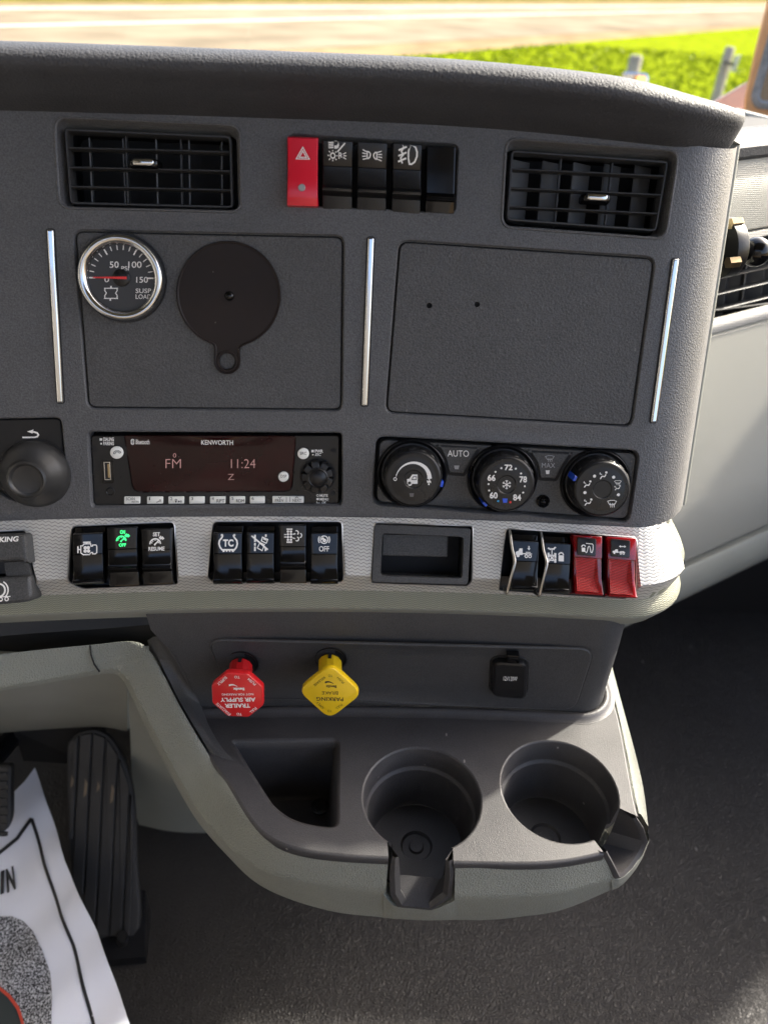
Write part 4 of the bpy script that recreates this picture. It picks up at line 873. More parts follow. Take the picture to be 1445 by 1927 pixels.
mb = MB().loft(FM, [(l, -.0008), (l, .0010), (off(l, .0004), .0016), (off(l, .0011), .0016), (off(l, .0016), .0011)], cap1=False); mb.sheet(FM, off(l, .0016), [hl], .006, .0011)
mb.loft(FM, [(circ(tu, tv, tr_ * .86, 28), .0011), (circ(tu, tv, tr_ * .8, 28), .0018), (circ(tu, tv, tr_ * .68, 28), .0018), (hl, .0011), (hl, -.0008)], cap1=False); mb.build('disc', G['disc'], t, 50)
MB().lathe(FM(*inv(FM, 432, 557, .001), .0011), gax, [(.0032, -.0001), (.0030, .0004), (.0026, .0010), (.0018, .0018), (.0001, .0020)], 28).build('centre_pin', G['gloss'], t, 40)

# ============================================================ RADIO
t = thing('car_radio', 'single slot car radio with dark red display and white keys', 'radio', FM(-.117, 0, -.01))
HR = -.0045
lr = pq(FM, [(171, 819), (639, 819), (638, 949), (177, 952)], .003, HR)
rd = MB().loft(FM, [(lr, -.03), (lr, HR - .001), (off(lr, .0008), HR)]).build('faceplate', G['semi'], t, 40)
MB().loft(FM, [(off(LOOP['radio'], .0012), -.014), (off(LOOP['radio'], .0014), -.02)]).build('sleeve', G['deep'], t)
ld = ccw(rpoly(pxl(FM, [(235, 819), (557, 820), (549, 924), (252, 926)], HR), [.0008, .0008, .005, .006], 5))
dp = MB().loft(FM, [(ld, HR - .0005), (ld, HR + .0004), (off(ld, .0005), HR + .0008)]).build('display', G['disp'], t, 40)
MB().loft(FM, [(off(ld, -.0006), HR + .0001), (off(ld, -.0002), HR + .0004)], cap1=False).build('display_edge', G['gloss'], t)
hd = HR + .0011
text(dp, FM, 'KENWORTH', (379, 828, 439, 837), G['white'], hd, .01, .015, name='brand_lettering')
text(dp, FM, 'Bluetooth', (256, 827, 282, 836), G['white'], hd, .01, .02)
symbol(dp, FM, (246, 826, 254, 837), [('d', .5, .3, .32), ('d', .5, .7, .32), ('p', [(.1, .3), (.9, .3), (.9, .7), (.1, .7)])], G['white'], h=hd); symbol(dp, FM, (247, 827, 253, 836), [('l', [(.2, .3), (.8, .7), (.5, .95), (.5, .05), (.8, .3), (.2, .7)], .09)], G['dark'], h=hd + .0001)
text(dp, FM, 'FM', (312, 864, 341, 881), G['lcd'], hd, 0, -.012, name='lit_text'); text(dp, FM, '11:24', (435, 864, 481, 881), G['lcd'], hd, 0, -.012, name='lit_text')
text(dp, FM, 'Z', (429, 892, 441, 903), G['lcd'], hd, 0, -.012, name='lit_text'); text(dp, FM, '0', (326, 853, 332, 861), G['lcd'], hd, 0, -.005, name='lit_text')
for s, bx in (('DIALING', (195, 823, 215, 830)), ('PAIRING', (195, 831, 215, 838)), ('PWR', (593, 846, 608, 852)), ('MUTE', (602, 930, 617, 935)), ('MENU', (602, 937, 618, 942))): text(rd, FM, s, bx, G['white'], HR + .0003, 0, .03)
text(rd, FM, 'ESC', (593, 852.5, 605, 858), G['white'], HR + .0003, 0, .02, .3); text(rd, FM, 'OK', (606, 943.5, 614, 948), G['white'], HR + .0003, 0, .02, .3)
symbol(rd, FM, (188, 824, 193, 838), [('p', [(.0, .05), (1, .05), (1, .38), (0, .38)]), ('d', .6, .78, .13)], G['white'], h=HR + .0003)
symbol(rd, FM, (586, 846, 591, 859), [('p', [(.0, .05), (1, .05), (1, .40), (0, .40)]), ('d', .6, .75, .1)], G['white'], h=HR + .0003)
symbol(rd, FM, (595, 930, 601, 948), [('c', .5, .14, .11, .05), ('p', [(.1, .40), (.9, .40), (.9, .62), (.1, .62)]), ('l', [(.2, .74), (.2, .92), (1.2, .92)], .05)], G['white'], h=HR + .0003)
for (x0, x1), lab in zip(((235, 265), (278, 308), (318, 347.5), (357, 386), (396, 425), (433, 462), (471, 499)), ('SCAN', '1', '2', '3', '4', '5', '6')):
    yb = 934 + (x0 - 235) * -.003
    k = pq(FM, [(x0, yb), (x1, yb), (x1, yb + 13), (x0, yb + 13.5)], .0006, HR, 3); MB().loft(FM, [(off(k, -.0007), HR + .0001)]).build('key_gap', G['deep'], t)
    kb = MB().button(FM, k, HR, HR + .0018, .0006).build('key', G['key'], t)
    if lab == 'SCAN': text(kb, FM, 'SCAN', (x0 + 3, yb + 2, x0 + 19, yb + 7.5), G['dark'], HR + .0021); text(kb, FM, 'ASCN', (x0 + 13, yb + 8.5, x0 + 26, yb + 12), G['dark'], HR + .0021)
    else:
        text(kb, FM, lab, (x0 + 3, yb + 2, x0 + (5 if lab == '1' else 7), yb + 7.5), G['dark'], HR + .0021)
        if lab in '45': text(kb, FM, {'4': 'RPT', '5': 'RDM'}[lab], (x0 + 12, yb + 6, x0 + 27, yb + 12), G['dark'], HR + .0021)
        if lab == '1': symbol(kb, FM, (x0 + 17, yb + 6, x0 + 26, yb + 12), [('c', .75, .35, .25, .14), ('l', [(.55, .6), (.0, .9)], .16)], G['dark'], h=HR + .0021)
        if lab == '2': symbol(kb, FM, (x0 + 11, yb + 4, x0 + 24, yb + 12), [('c', .2, .4, .2, .12), ('d', .2, .8, .18), ('p', [(.5, .5), (.8, .75), (.5, 1)]), ('l', [(.84, .5), (.84, 1)], .12), ('l', [(.98, .5), (.98, 1)], .12)], G['dark'], h=HR + .0021)
k = pq(FM, [(513, 933), (572, 933), (572, 945.5), (513, 946)], .0006, HR, 3); MB().loft(FM, [(off(k, -.0007), HR + .0001)]).build('key_gap', G['deep'], t)
kb = MB().button(FM, k, HR, HR + .0018, .0006).build('seek_key', G['key'], t)
text(kb, FM, 'PREV', (518, 939, 534, 944.5), G['dark'], HR + .0021); text(kb, FM, 'NEXT', (551, 939, 567, 944.5), G['dark'], HR + .0021)
symbol(kb, FM, (518, 934, 567, 945), [('l', [(.12, .08), (.18, .34), (.24, .08)], .09), ('l', [(.76, .36), (.83, .08), (.90, .36)], .09), ('l', [(.43, .1), (.43, .95)], .07), ('l', [(.57, .1), (.57, .95)], .07)], G['dark'], h=HR + .0021)
for (x, y, r), lab in (((221, 851, 12), ''), ((571, 853, 11), 'SRC'), ((534, 896, 10), 'DISP')):
    cu, cv = inv(FM, x, y, HR); rr = r * .000366; hb = HR + (.0008 if lab == 'DISP' else 0)
    MB().loft(FM, [(circ(cu, cv, rr + .0007, 32), hb + .0001)]).build('key_gap', G['deep'], t)
    kb = MB().button(FM, circ(cu, cv, rr, 32), hb, hb + .0022, .0009).build('round_key', G['key'], t)
    if lab: text(kb, FM, lab, (x - r * .55, y - 2.6, x + r * .55, y + 2.8), G['dark'], hb + .0025)
    else: symbol(kb, FM, (x - 7, y - 4, x + 7, y + 3.5), [('l', [(.02, .9), (.06, .5), (.3, .2), (.7, .16), (.94, .4), (1, .7)], .14), ('l', [(.02, .9), (.22, .9), (.3, .5), (.7, .45), (.76, .75), (1, .7)], .12)], G['dark'], h=hb + .0025)
# volume knob with finger scallops
cu, cv = inv(FM, 598, 895, HR)
MB().loft(FM, [(circ(cu, cv, .0128, 48), HR + .0002)]).build('knob_recess', G['deep'], t)
def scal(r, d, n=9): return [(cu + (r - d * max(0, math.cos(n * a)) ** 3) * math.cos(a), cv + (r - d * max(0, math.cos(n * a)) ** 3) * math.sin(a)) for a in [2 * math.pi * i / 108 for i in range(108)]]
kn = MB().loft(FM, [(scal(.0118, .0030), HR), (scal(.0116, .0032), HR + .005), (scal(.0108, .0030), HR + .0066), (circ(cu, cv, .0076, 108), HR + .0072)], cap1=True).build('volume_knob', G['semi'], t, 40)
MB().lathe(FM(cu, cv, HR), gax, [(.0072, .006), (.0072, .0086), (.0064, .0092), (.0058, .0088), (.004, .0098), (.002, .0103), (.0001, .0104)], 36).build('knob_cap', G['semi'], kn, 40)
lu = pq(FM, [(191, 866), (213, 866), (214, 909), (193, 910)], .0006, HR, 3); ub = MB().loft(FM, [(lu, HR), (lu, HR + .0006), (off(lu, .0012), HR + .0006), (off(lu, .0014), HR - .0015)]).build('usb_socket', G['gloss'], t, 40)
lu2 = pq(FM, [(196, 869), (208, 869), (210, 903), (198, 903)], .0003, HR, 2); MB().loft(FM, [(lu2, HR - .0008), (lu2, HR + .0005), (off(lu2, .0005), HR + .0005), (off(lu2, .0006), HR - .0008)], cap1=False).build('metal_shell', G['chrome'], ub, 30)
lu3 = pq(FM, [(203, 873), (207, 873), (208, 899), (204, 899)], .0002, HR, 2); MB().loft(FM, [(lu3, HR - .0012), (lu3, HR + .0002)]).build('tongue', G['brass'], ub, 30)
MB().lathe(FM(*inv(FM, 208, 925, HR), HR), gax, [(.0032, 0), (.0032, .0006), (.0026, .0008), (.0021, .0004), (.0020, -.0015), (.0001, -.0015)], 24).build('audio_jack', G['semi'], t, 40)
for x, y, r in ((179, 845, .0020), (184, 930, .0020), (627, 847, .0018), (627, 928, .0018), (229, 898, .0009)): MB().loft(FM, [(circ(*inv(FM, x, y, HR), r, 18), HR + .0003)]).build('screw_recess', G['deep'], t)

# ============================================================ CLIMATE CONTROL
t = thing('climate_control', 'climate control panel with three black dials, blue markers and AUTO and MAX buttons', 'climate control', FM(.083, -.003, -.01))
HC = -.0035
lc = pq(FM, [(714, 827), (1198, 853), (1180, 977), (708, 945)], .006, HC)
cp = MB().loft(FM, [(lc, -.02), (lc, HC - .0008), (off(lc, .0006), HC)]).build('faceplate', G['mod'], t, 40)
MB().loft(FM, [(off(LOOP['hvac'], .0012), -.012), (off(LOOP['hvac'], .0014), -.016)]).build('panel_gap', G['deep'], t)
HD = .0200; dm = {}
for nm, (x, y), (bx, by) in (('fan_dial', (778, 902), (824, 908)), ('temperature_dial', (953, 912), (912, 945)), ('airflow_dial', (1133, 921), (1089, 902))):
    cu, cv = inv(FM, x, y, HC + HD); O = FM(cu, cv, HC); ax = (FM(cu, cv, HC + .01) - O).normalized(); dm[nm] = (cu, cv)
    MB().lathe(O, ax, [(.0252, -.001), (.0252, .0006), (.0246, .0024), (.0238, .0030), (.0216, .0008), (.0214, -.003)], 56, False).build('dial_collar', G['semi'], t, 50)
    n = 96
    def kl(r, d): return [(cu + (r + (d if (i % 6) < 4 else 0)) * math.cos(2 * math.pi * i / n), cv + (r + (d if (i % 6) < 4 else 0)) * math.sin(2 * math.pi * i / n)) for i in range(n)]
    d_ = MB().loft(FM, [(kl(.0205, 0), HC - .002), (kl(.0203, .0), HC + .004), (kl(.0203, .0005), HC + .0045), (kl(.0198, .0006), HC + HD - .0045), (kl(.0198, .0), HC + HD - .004), (circ(cu, cv, .0197, n), HC + HD - .0022), (circ(cu, cv, .0189, n), HC + HD - .0008), (circ(cu, cv, .0180, n), HC + HD - .0004)], cap1=False).build(nm, G['blk'], t, 40)
    prof = [(.0180, HD - .0006), (.0176, HD - .0011), (.0172, HD - .0008), (.012, HD - .0002), (.0074, HD + .0001), (.0066, HD + .0001), (.0060, HD - .0006), (.0045, HD - .0016), (.0022, HD - .0021), (.0001, HD - .0022)]
    MB().lathe(O, ax, prof, 64).build('dial_face', G['semi'], d_, 25)
    mu, mv = inv(FM, bx, by, HC + HD - .006); dv = Vector((mu - cu, mv - cv)).normalized(); pv = Vector((-dv.y, dv.x)); c0 = Vector((cu, cv)) + dv * .0196
    ml = [tuple(c0 + dv * a + pv * b) for a, b in ((-.001, -.0019), (.0016, -.0019), (.0016, .0019), (-.001, .0019))]
    MB().loft(FM, [(ccw(ml), HC + .002), (ccw(ml), HC + HD - .0022), (off(ccw(ml), .0005), HC + HD - .0016)], True).build('blue_marker', G['blue'], d_, 30)
HT = HC + HD + .0004
ol = t
f1 = [o for o in t.children if o.name.startswith('fan_dial')][0]; f2 = [o for o in t.children if o.name.startswith('temperature_dial')][0]; f3 = [o for o in t.children if o.name.startswith('airflow_dial')][0]
cu, cv = dm['fan_dial']; mb = MB(); ra = []; rb = []
for i in range(25):
    a = R_(172 - 168 * i / 24); w = .0002 + .0013 * (i / 24)
    ra.append(mb.pt(FM(cu + .0125 * math.cos(a), cv + .0125 * math.sin(a), HT))); rb.append(mb.pt(FM(cu + (.0125 - 2 * w) * math.cos(a), cv + (.0125 - 2 * w) * math.sin(a), HT)))
mb.strip(ra, rb, False); mb.build('speed_sweep', G['white'], f1, smooth=False)
symbol(f1, FM, (762, 892, 786, 914), [('p', [(.16, .45), (.34, .40), (.58, .04), (.98, .04), (.98, .84), (.16, .84)]), ('d', .38, .86, .16)], G['white'], h=HC + HD - .0004); symbol(f1, FM, (766, 904, 775, 914), [('d', .5, .5, .28)], G['dark'], h=HC + HD)
symbol(f1, FM, (772, 895, 784, 905), [('o', [(.45, .2), (.95, .2), (.95, .75), (.25, .75)], .12)], G['dark'], h=HC + HD)
symbol(f1, FM, (739, 897, 748, 906), [('c', .5, .5, .3, .14)], G['white'], h=HT); symbol(f1, FM, (800, 900, 814, 913), FAN(.5, .5, .5) + [('d', .5, .5, .12)], G['white'], h=HT)
symbol(f1, FM, (770, 928, 779, 935), [('p', [(0, 0), (1, 0), (.85, 1), (.15, 1)])], G['dim'], h=HT)
for s, bx in (('72', (949, 874, 964, 885)), ('66', (917, 893, 932, 905)), ('78', (977, 896, 991, 908)), ('60', (921, 926, 936, 938)), ('84', (965, 930, 980, 942))): text(f2, FM, s, bx, G['white'], HT, .02, .03)
cu, cv = dm['temperature_dial']
for a in (108, 138, 165, 186, 200): pass
for x, y in ((943, 881), (932, 888), (970, 882), (980, 891), (919, 911), (920, 923), (987, 915), (984, 927)): MB().loft(FM, [(circ(*inv(FM, x, y, HT), .0007, 12), HT)]).build('dot', G['white'], f2)
for x, y, k in ((937, 943, 'cyan'), (960, 945, 'redpr')): MB().loft(FM, [(circ(*inv(FM, x, y, HT), .0008, 12), HT)]).build('dot', G[k], f2)
symbol(f2, FM, (945, 938, 955, 946), [('p', [(0, 0), (1, 0), (.85, 1), (.15, 1)])], G['blue'], h=HT)
symbol(f2, FM, (944, 903, 962, 921), sum([[('l', [(.5, .5), (.5 + .48 * math.cos(a), .5 + .48 * math.sin(a))], .08), ('l', [(.5 + .32 * math.cos(a) + .16 * math.cos(a + .9), .5 + .32 * math.sin(a) + .16 * math.sin(a + .9)), (.5 + .30 * math.cos(a), .5 + .30 * math.sin(a)), (.5 + .32 * math.cos(a) + .16 * math.cos(a - .9), .5 + .32 * math.sin(a) + .16 * math.sin(a - .9))], .06)] for a in [R_(30 + 60 * k) for k in range(6)]], []), G['white'], h=HC + HD - .0004)
MAN = [('d', .78, .14, .15), ('l', [(.74, .38), (.60, .66), (.30, .62), (.10, .95)], .14), ('l', [(.02, .30), (.30, .40)], .10), ('l', [(.10, .12), (.10, .36)], .08)]
DEF = [('o', [(.04, .16), (.3, .04), (.7, .04), (.96, .16), (.76, .62), (.24, .62)], .09), ('l', [(.34, .40), (.30, .62), (.38, .78), (.34, 1)], .08), ('l', [(.52, .40), (.48, .62), (.56, .78), (.52, 1)], .08), ('l', [(.70, .40), (.66, .62), (.74, .78), (.70, 1)], .08)]
for bx, ic in (((1127, 887, 1144, 902), MAN), ((1097, 904, 1114, 918), MAN), ((1098, 938, 1116, 952), MAN), ((1155, 913, 1169, 923), MAN), ((1155, 904, 1169, 913), DEF), ((1142, 941, 1160, 955), DEF)): symbol(f3, FM, bx, ic, G['white'], h=HT)
for x, y in ((1118, 896), (1154, 898), (1100, 927), (1163, 931)): MB().loft(FM, [(circ(*inv(FM, x, y, HT), .0011, 14), HT)]).build('dot', G['white'], f3)
for nm, q, s in (('auto_button', [(822, 836), (903, 840), (890, 862), (873, 893), (843, 891), (836, 864)], 'AUTO'), ('defrost_button', [(992, 846), (1075, 851), (1060, 874), (1045, 903), (1014, 901), (1008, 872)], 'MAX')):
    l = ccw(rpoly(pxl(FM, q, HC), .0012, 4)); MB().loft(FM, [(off(l, -.0012), HC + .0002), (off(l, .0004), HC + .0003)]).build('button_gap', G['deep'], t)
    b_ = MB().button(FM, off(l, .0012), HC - .001, HC + .0016, .0005).build(nm, G['mod'], t)
    if s == 'AUTO': text(b_, FM, s, (842, 847, 882, 859), G['white'], HC + .0020, .02, 0); symbol(b_, FM, (854, 876, 864, 883), [('p', [(0, 0), (1, 0), (.85, 1), (.15, 1)])], G['grey'], h=HC + .0020)
    else: text(b_, FM, s, (1019, 871, 1044, 880), G['grey'], HC + .0020, .02, 0); symbol(b_, FM, (1025, 857, 1043, 869), DEF, G['grey'], h=HC + .0020); symbol(b_, FM, (1026, 885, 1034, 892), [('p', [(0, 0), (1, 0), (.85, 1), (.15, 1)])], G['white'], h=HC + .0020)
MB().lathe(FM(*inv(FM, 1021, 943, HC), HC), gax, [(.0048, 0), (.0046, .0016), (.0036, .0022), (.0030, .0014), (.0024, .0010), (.0022, .0020), (.0012, .0030), (.0001, .0033)], 28).build('sun_sensor', G['gloss'], t, 40)

# ============================================================ BRAKE VALVE KNOBS, POWER OUTLET
e_ = R_(15)
def pull(label, mt, hx, hy, cx, cy, shape, prints):
    hu, hv = inv(LP, hx, hy, .0013); O = LP(hu, hv, .0013); ax0 = Vector((0, -math.cos(R_(3)), math.sin(R_(3)))); ax = Vector((0, -math.cos(e_), math.sin(e_))); ev = Vector((0, math.sin(e_), math.cos(e_))); eu = Vector((1, 0, 0))
    best = min((i * .001 for i in range(20, 80)), key=lambda d: abs(proj(O + ax0 * d)[1] - cy)); C = O + ax0 * best; dep = (C - CAM).dot(FW) / .585
    C += eu * ((cx - proj(C)[0]) * .0004)
    t = thing('brake_valve_knob', label, 'pull knob', O, 'pull knobs on the lower panel')
    nrm = Vector((0, -1, 0))
    MB().lathe(O, nrm, [(.0128, 0), (.0128, .0006), (.0116, .0008), (.0108, .0002), (.0100, -.004)], 36, False).build('valve_collar', G['blk'], t, 40)
    MB().lathe(O, nrm, [(.0126, -.0002), (.0001, -.0002)], 36, False).build('valve_hole', G['deep'], t)
    MB().tube([O - ax0 * .004, O + ax0 * .014], .0068, 20).build('plunger', G['steel'] if False else G['semi'], t, 40)
    pm = plane(C, eu, ev); stem = [(.0094 * math.cos(a), .0094 * math.sin(a)) for a in [2 * math.pi * (i + .5) / 12 for i in range(12)]]
    s0 = O + ax0 * .004; base = [pm(u, v, -.003) for u, v in stem]; top_ = [s0 + eu * u * .96 + Vector((0, 0, 1)) * v * .96 for u, v in stem]
    mb = MB(); ids = mb.grid([top_, [p.lerp(q, .05) for p, q in zip(top_, base)], base], True); mb.f.append(tuple(ids[0][::-1])); mb.build('stem', mt, t, 25)
    MB().hexa([s0 + Vector((a, b, c)) for c in (.0096, .0066) for a, b in ((-.0012, .0006), (.0012, .0006), (.0012, -.0040), (-.0012, -.0040))]).build('stem_notch', G['deep'], t, smooth=False)
    shape = [(x * dep, y * dep) for x, y in shape]
    l = shape; l = ccw(l)
    hd_ = MB().loft(pm, [(off(l, .002), -.008), (off(l, .0004), -.0065), (l, -.005), (l, -.0012), (off(l, .0005), -.0003), (off(l, .0013), 0)], True).build('knob_head', mt, t, 35)
    return t, hd_, (lambda u, v, h: pm(u * dep, v * dep, h))
oc = rpoly([(.0212 * math.cos(R_(22.5 + 45 * i)), .0212 * math.sin(R_(22.5 + 45 * i))) for i in range(8)], .0016, 3)
t, hd_, pm = pull('red octagonal trailer air supply knob pulled out of the lower panel', G['red'], 456, 1247, 447, 1309, oc, None)
def flip_text(hd_, pm, s, box, mt, rot=0, bold=.02, cx=0, cy=0):     # lettering reads upside down from the seat
    V, Fs = glyphs(s, bold, 0); w, h_ = box; mb = MB(); c_, s_ = math.cos(R_(rot + 180)), math.sin(R_(rot + 180))
    for x, y in V:
        a, b = (x - .5) * w, (.5 - y) * h_; mb.pt(pm(cx + a * c_ - b * s_, cy + a * s_ + b * c_, .0002))
    mb.f = [tuple(q) for q in Fs]; mb.build('lettering', mt, hd_, smooth=False, normals=False)
W_, K_ = G['white'], G['dark']
flip_text(hd_, pm, 'TRAILER', (.0195, .0037), W_, 4, .03, -.0002, -.0090); flip_text(hd_, pm, 'AIR SUPPLY', (.0270, .0037), W_, 4, .03, .0003, -.0036)
flip_text(hd_, pm, 'NOT FOR PARKING', (.0240, .0019), W_, 4, .01, .0002, .0012); flip_text(hd_, pm, 'Bendix', (.0085, .0024), W_, 4, .04, .0012, .0060)
flip_text(hd_, pm, 'TO', (.0040, .0022), W_, 2, .01, .0001, .0165); flip_text(hd_, pm, 'PUSH', (.0072, .0023), W_, -43, .01, .0112, .0130); flip_text(hd_, pm, 'SUPPLY', (.0098, .0023), W_, 47, .01, -.0112, .0125)
flip_text(hd_, pm, 'TO', (.0040, .0022), W_, 2, .01, .0010, -.0166); flip_text(hd_, pm, 'PULL', (.0066, .0023), W_, 47, .01, .0118, -.0125); flip_text(hd_, pm, 'EVACUATE', (.0140, .0023), W_, -45, .01, -.0110, -.0128)
def swoosh(hd_, pm, mt, cx, cy):
    mb = MB(); a = []; b = []
    for i in range(9):
        x = -.0032 + .0064 * i / 8; y = .0010 * math.sin(math.pi * i / 8); w = .0004 + .0013 * i / 8
        a.append(mb.pt(pm(cx - x, cy + y, .0002))); b.append(mb.pt(pm(cx - x, cy + y + w, .0002)))
    mb.strip(a, b, False); mb.build('emblem', mt, hd_, smooth=False)
swoosh(hd_, pm, W_, -.0030, .0080)
dia = rpoly([(0, .0288), (-.0288, 0), (0, -.0288), (.0288, 0)], .0105, 7)
dia = [(x * .86, y * .86) for x, y in dia]
t, hd_, pm = pull('yellow diamond parking brake knob pulled out of the lower panel', G['yellow'], 622, 1240, 621, 1302, dia, None)
flip_text(hd_, pm, 'PARKING', (.0205, .0034), K_, 2, .012, 0, -.0058); flip_text(hd_, pm, 'BRAKE', (.0122, .0029), K_, 2, -.005, 0, -.0003)
flip_text(hd_, pm, 'Bendix', (.0080, .0024), K_, 2, .02, .0008, .0055); swoosh(hd_, pm, K_, -.0008, .0080)
for s, w, r, x, y in (('TO', .0032, 0, 0, .0150), ('PUSH', .0066, -46, .0078, .0115), ('RELEASE', .0112, 45, -.0082, .0095), ('TO', .0032, 0, 0, -.0165), ('PULL', .0060, 46, .0072, -.0122), ('APPLY', .0078, -46, -.0072, -.0118)): flip_text(hd_, pm, s, (w, .0020), K_, r, -.006, x, y)

t = thing('power_outlet', 'square black 12V120W power outlet cap on the lower panel', 'power outlet', LP(*inv(LP, 958, 1270), 0))
HO = .0013
lo_ = pq(LP, [(925, 1234), (992, 1238), (990, 1308), (922, 1302)], .008, HO, 7)
MB().loft(LP, [(off(lo_, -.0014), HO + .0002), (off(lo_, -.001), HO + .001), (off(lo_, .001), HO + .001)], cap1=True).build('outlet_rim', G['deep'], t, 50)
cp = MB().loft(LP, [(off(lo_, .0006), HO), (off(lo_, .0004), HO + .0035), (off(lo_, .0012), HO + .0055), (off(lo_, .003), HO + .0062)]).build('cap', G['blk'], t, 40)
text(cp, LP, '12V120W', (947, 1273, 973, 1281), G['white'], HO + .0066, .02, .0)
lh = pq(LP, [(953, 1231), (977, 1232), (976, 1247), (954, 1246)], .0008, HO + .006, 3); MB().button(LP, lh, HO + .002, HO + .0075, .0006).build('hinge_tab', G['gloss'], t)

# ============================================================ FLOOR AND FOOTWELL
mb = MB(); mb.sheet(horiz(0), [(-1.0, -1.3), (1.15, -1.3), (1.15, 1.15), (-1.0, 1.15)], [], .12)
struct(mb.build('cab_floor', G['floor']))
mb = MB(); mb.hexa([Vector(p) for p in ((-1.0, 1.05, 0), (.97, 1.05, 0), (.97, 1.10, 0), (-1.0, 1.10, 0), (-1.0, .98, .80), (.97, .98, .80), (.97, 1.10, .80), (-1.0, 1.10, .80))])
mb.hexa([Vector(p) for p in ((.97, 1.05, 0), (1.15, 1.05, 0), (1.15, 1.10, 0), (.97, 1.10, 0), (.97, .98, .80), (1.15, .98, .80), (1.15, 1.10, .80), (.97, 1.10, .80))])
struct(mb.build('firewall', G['deep'], smooth=False))
fw_ = thing('footwell_trim', 'olive grey moulded footwell trim behind the accelerator pedal', 'trim panel', (-.25, .6, 0))
pa = [(-120, 1255, .455), (40, 1250, .455), (200, 1240, .455), (239, 1236, .455)]
rows = [spline([at_z(x, y, z) for x, y, z in r], 6) for r in (pa, [(-120, 1330, .36), (40, 1318, .36), (200, 1312, .36), (240, 1310, .36)], [(-120, 1392, .22), (40, 1376, .22), (180, 1368, .22), (240, 1376, .22)])]
mb = MB(); mb.grid(rows + [[p + Vector((0, .02, -.01)) for p in rows[-1]], [p + Vector((0, .25, .02)) for p in rows[-1]]]); mb.build('closeout_panel', G['oliveP'], fw_, 40)
r4 = [[(243, 1225, .44), (300, 1225, .43), (380, 1240, .42), (470, 1250, .40)], [(243, 1318, .34), (300, 1330, .33), (390, 1345, .32), (500, 1360, .31)], [(248, 1450, .14), (310, 1478, .13), (400, 1490, .13), (520, 1490, .13)], [(255, 1530, .03), (320, 1545, .03), (410, 1545, .03), (530, 1530, .03)], [(262, 1552, 0), (325, 1565, 0), (410, 1567, 0), (530, 1560, 0)]]
mb = MB(); mb.grid([spline([at_z(*p) for p in r], 6) for r in r4]); mb.build('tunnel_cover', G['oliveP'], fw_, 50)
mb = MB(); p0 = [at_y(x, y, .52) for x, y in ((20, 1372), (135, 1366), (205, 1366), (150, 1440), (40, 1435))]
q0 = [at_z(x, y, z) for x, y, z in ((25, 1374, .19), (205, 1362, .19), (175, 1440, .13), (45, 1432, .13))]
mb.hexa(q0 + [p + Vector((0, .10, 0)) for p in q0]); mb.build('pedal_bracket', G['deep'], fw_, smooth=False)

B0 = at_z(232, 1775, .035); pdm = plane(B0, Vector((1, 0, 0)), Vector((0, .60, .80)))
t = thing('accelerator_pedal', 'worn black ribbed rubber accelerator pedal beside the white paper mat', 'pedal', at_z(232, 1790, 0))
lp_ = ccw([tuple(p) for p in spline(pxl(pdm, [(125, 1430), (134, 1392), (158, 1376), (186, 1376), (211, 1396), (236, 1445), (250, 1505), (255, 1620), (259, 1752), (205, 1764), (150, 1768), (133, 1640)]), 4, True)])
MB().loft(pdm, [(off(lp_, .003), -.016), (lp_, -.010), (lp_, -.003), (off(lp_, .001), -.0018), (off(lp_, .002), -.0016)], True).build('pad', G['rubber'], t, 40)
us_ = [p[0] for p in lp_]
def vspan(u):
    vs3 = []
    for i in range(len(lp_)):
        (a, b), (c, d) = lp_[i - 1], lp_[i]
        if (a > u) != (c > u): vs3.append(b + (d - b) * (u - a) / (c - a))
    return (min(vs3), max(vs3)) if vs3 else (0, 0)
ul = [inv(pdm, x, 1600)[0] for x in (127, 139, 164, 189, 215, 240, 254)]
for a, b in zip(ul, ul[1:]):
    a += .0011; b -= .0011
    (va, vb), (vc, vd) = vspan(a), vspan(b)
    rows = []
    n = 10; mb = MB()
    l = ccw(rpoly([(a, max(va, vc) + .003), (b, max(va, vc) + .003), (b, vd - .003), (a, vb - .003)], .0012, 3))
    mb.loft(pdm, [(l, -.002), (l, .0012), (off(l, .0008), .002)]).build('tread_rib', G['rubber'], t, 40)
tan = mat('tan scuff', (.16, .12, .08), .7)
for x, y0, y1 in ((138, 1457, 1482), (163, 1463, 1500), (187, 1468, 1490), (213, 1474, 1512)):
    a, b = inv(pdm, x - 2.2, y0), inv(pdm, x + 2.2, y1); MB().loft(pdm, [(spl, .0022) for spl in [[(a[0], b[1]), (b[0] - .0006, b[1] + .004), (b[0], a[1] - .006), (a[0] + .0008, a[1])]]]).build('scuff', tan, t)
bb = [at_z(x, y, .0) for x, y in ((190, 1820), (277, 1812), (285, 1715), (205, 1715))]
MB().hexa(bb + [p + Vector((0, 0, h)) for p, h in zip(bb, (.015, .015, .05, .05))]).build('pedal_base', G['blk'], t, smooth=False)
MB().tube([at_z(231, 1772, .03), at_z(231, 1762, .05)], .006, 14).build('hinge_pin', G['semi'], t)
t = thing('brake_pedal', 'black ribbed brake pedal pad at the left edge above the paper mat', 'pedal', at_z(-20, 1500, .15))
bpm = plane(at_z(0, 1510, .20), Vector((1, 0, 0)), Vector((0, .55, .83)))
lb = ccw(rpoly(pxl(bpm, [(-110, 1442), (20, 1441), (19, 1545), (6, 1572), (-110, 1580)]), [.005, .005, .008, .008, .005], 4)); MB().loft(bpm, [(off(lb, .002), -.014), (lb, -.010), (lb, -.002), (off(lb, .002), 0)], True).build('pad', G['rubber'], t, 40)
for y in range(1456, 1570, 16):
    l = pq(bpm, [(-105, y), (15, y - 3), (15, y + 5), (-105, y + 8)], .001, 0, 2); MB().button(bpm, l, -.001, .0016, .0006).build('tread_rib', G['rubber'], t)
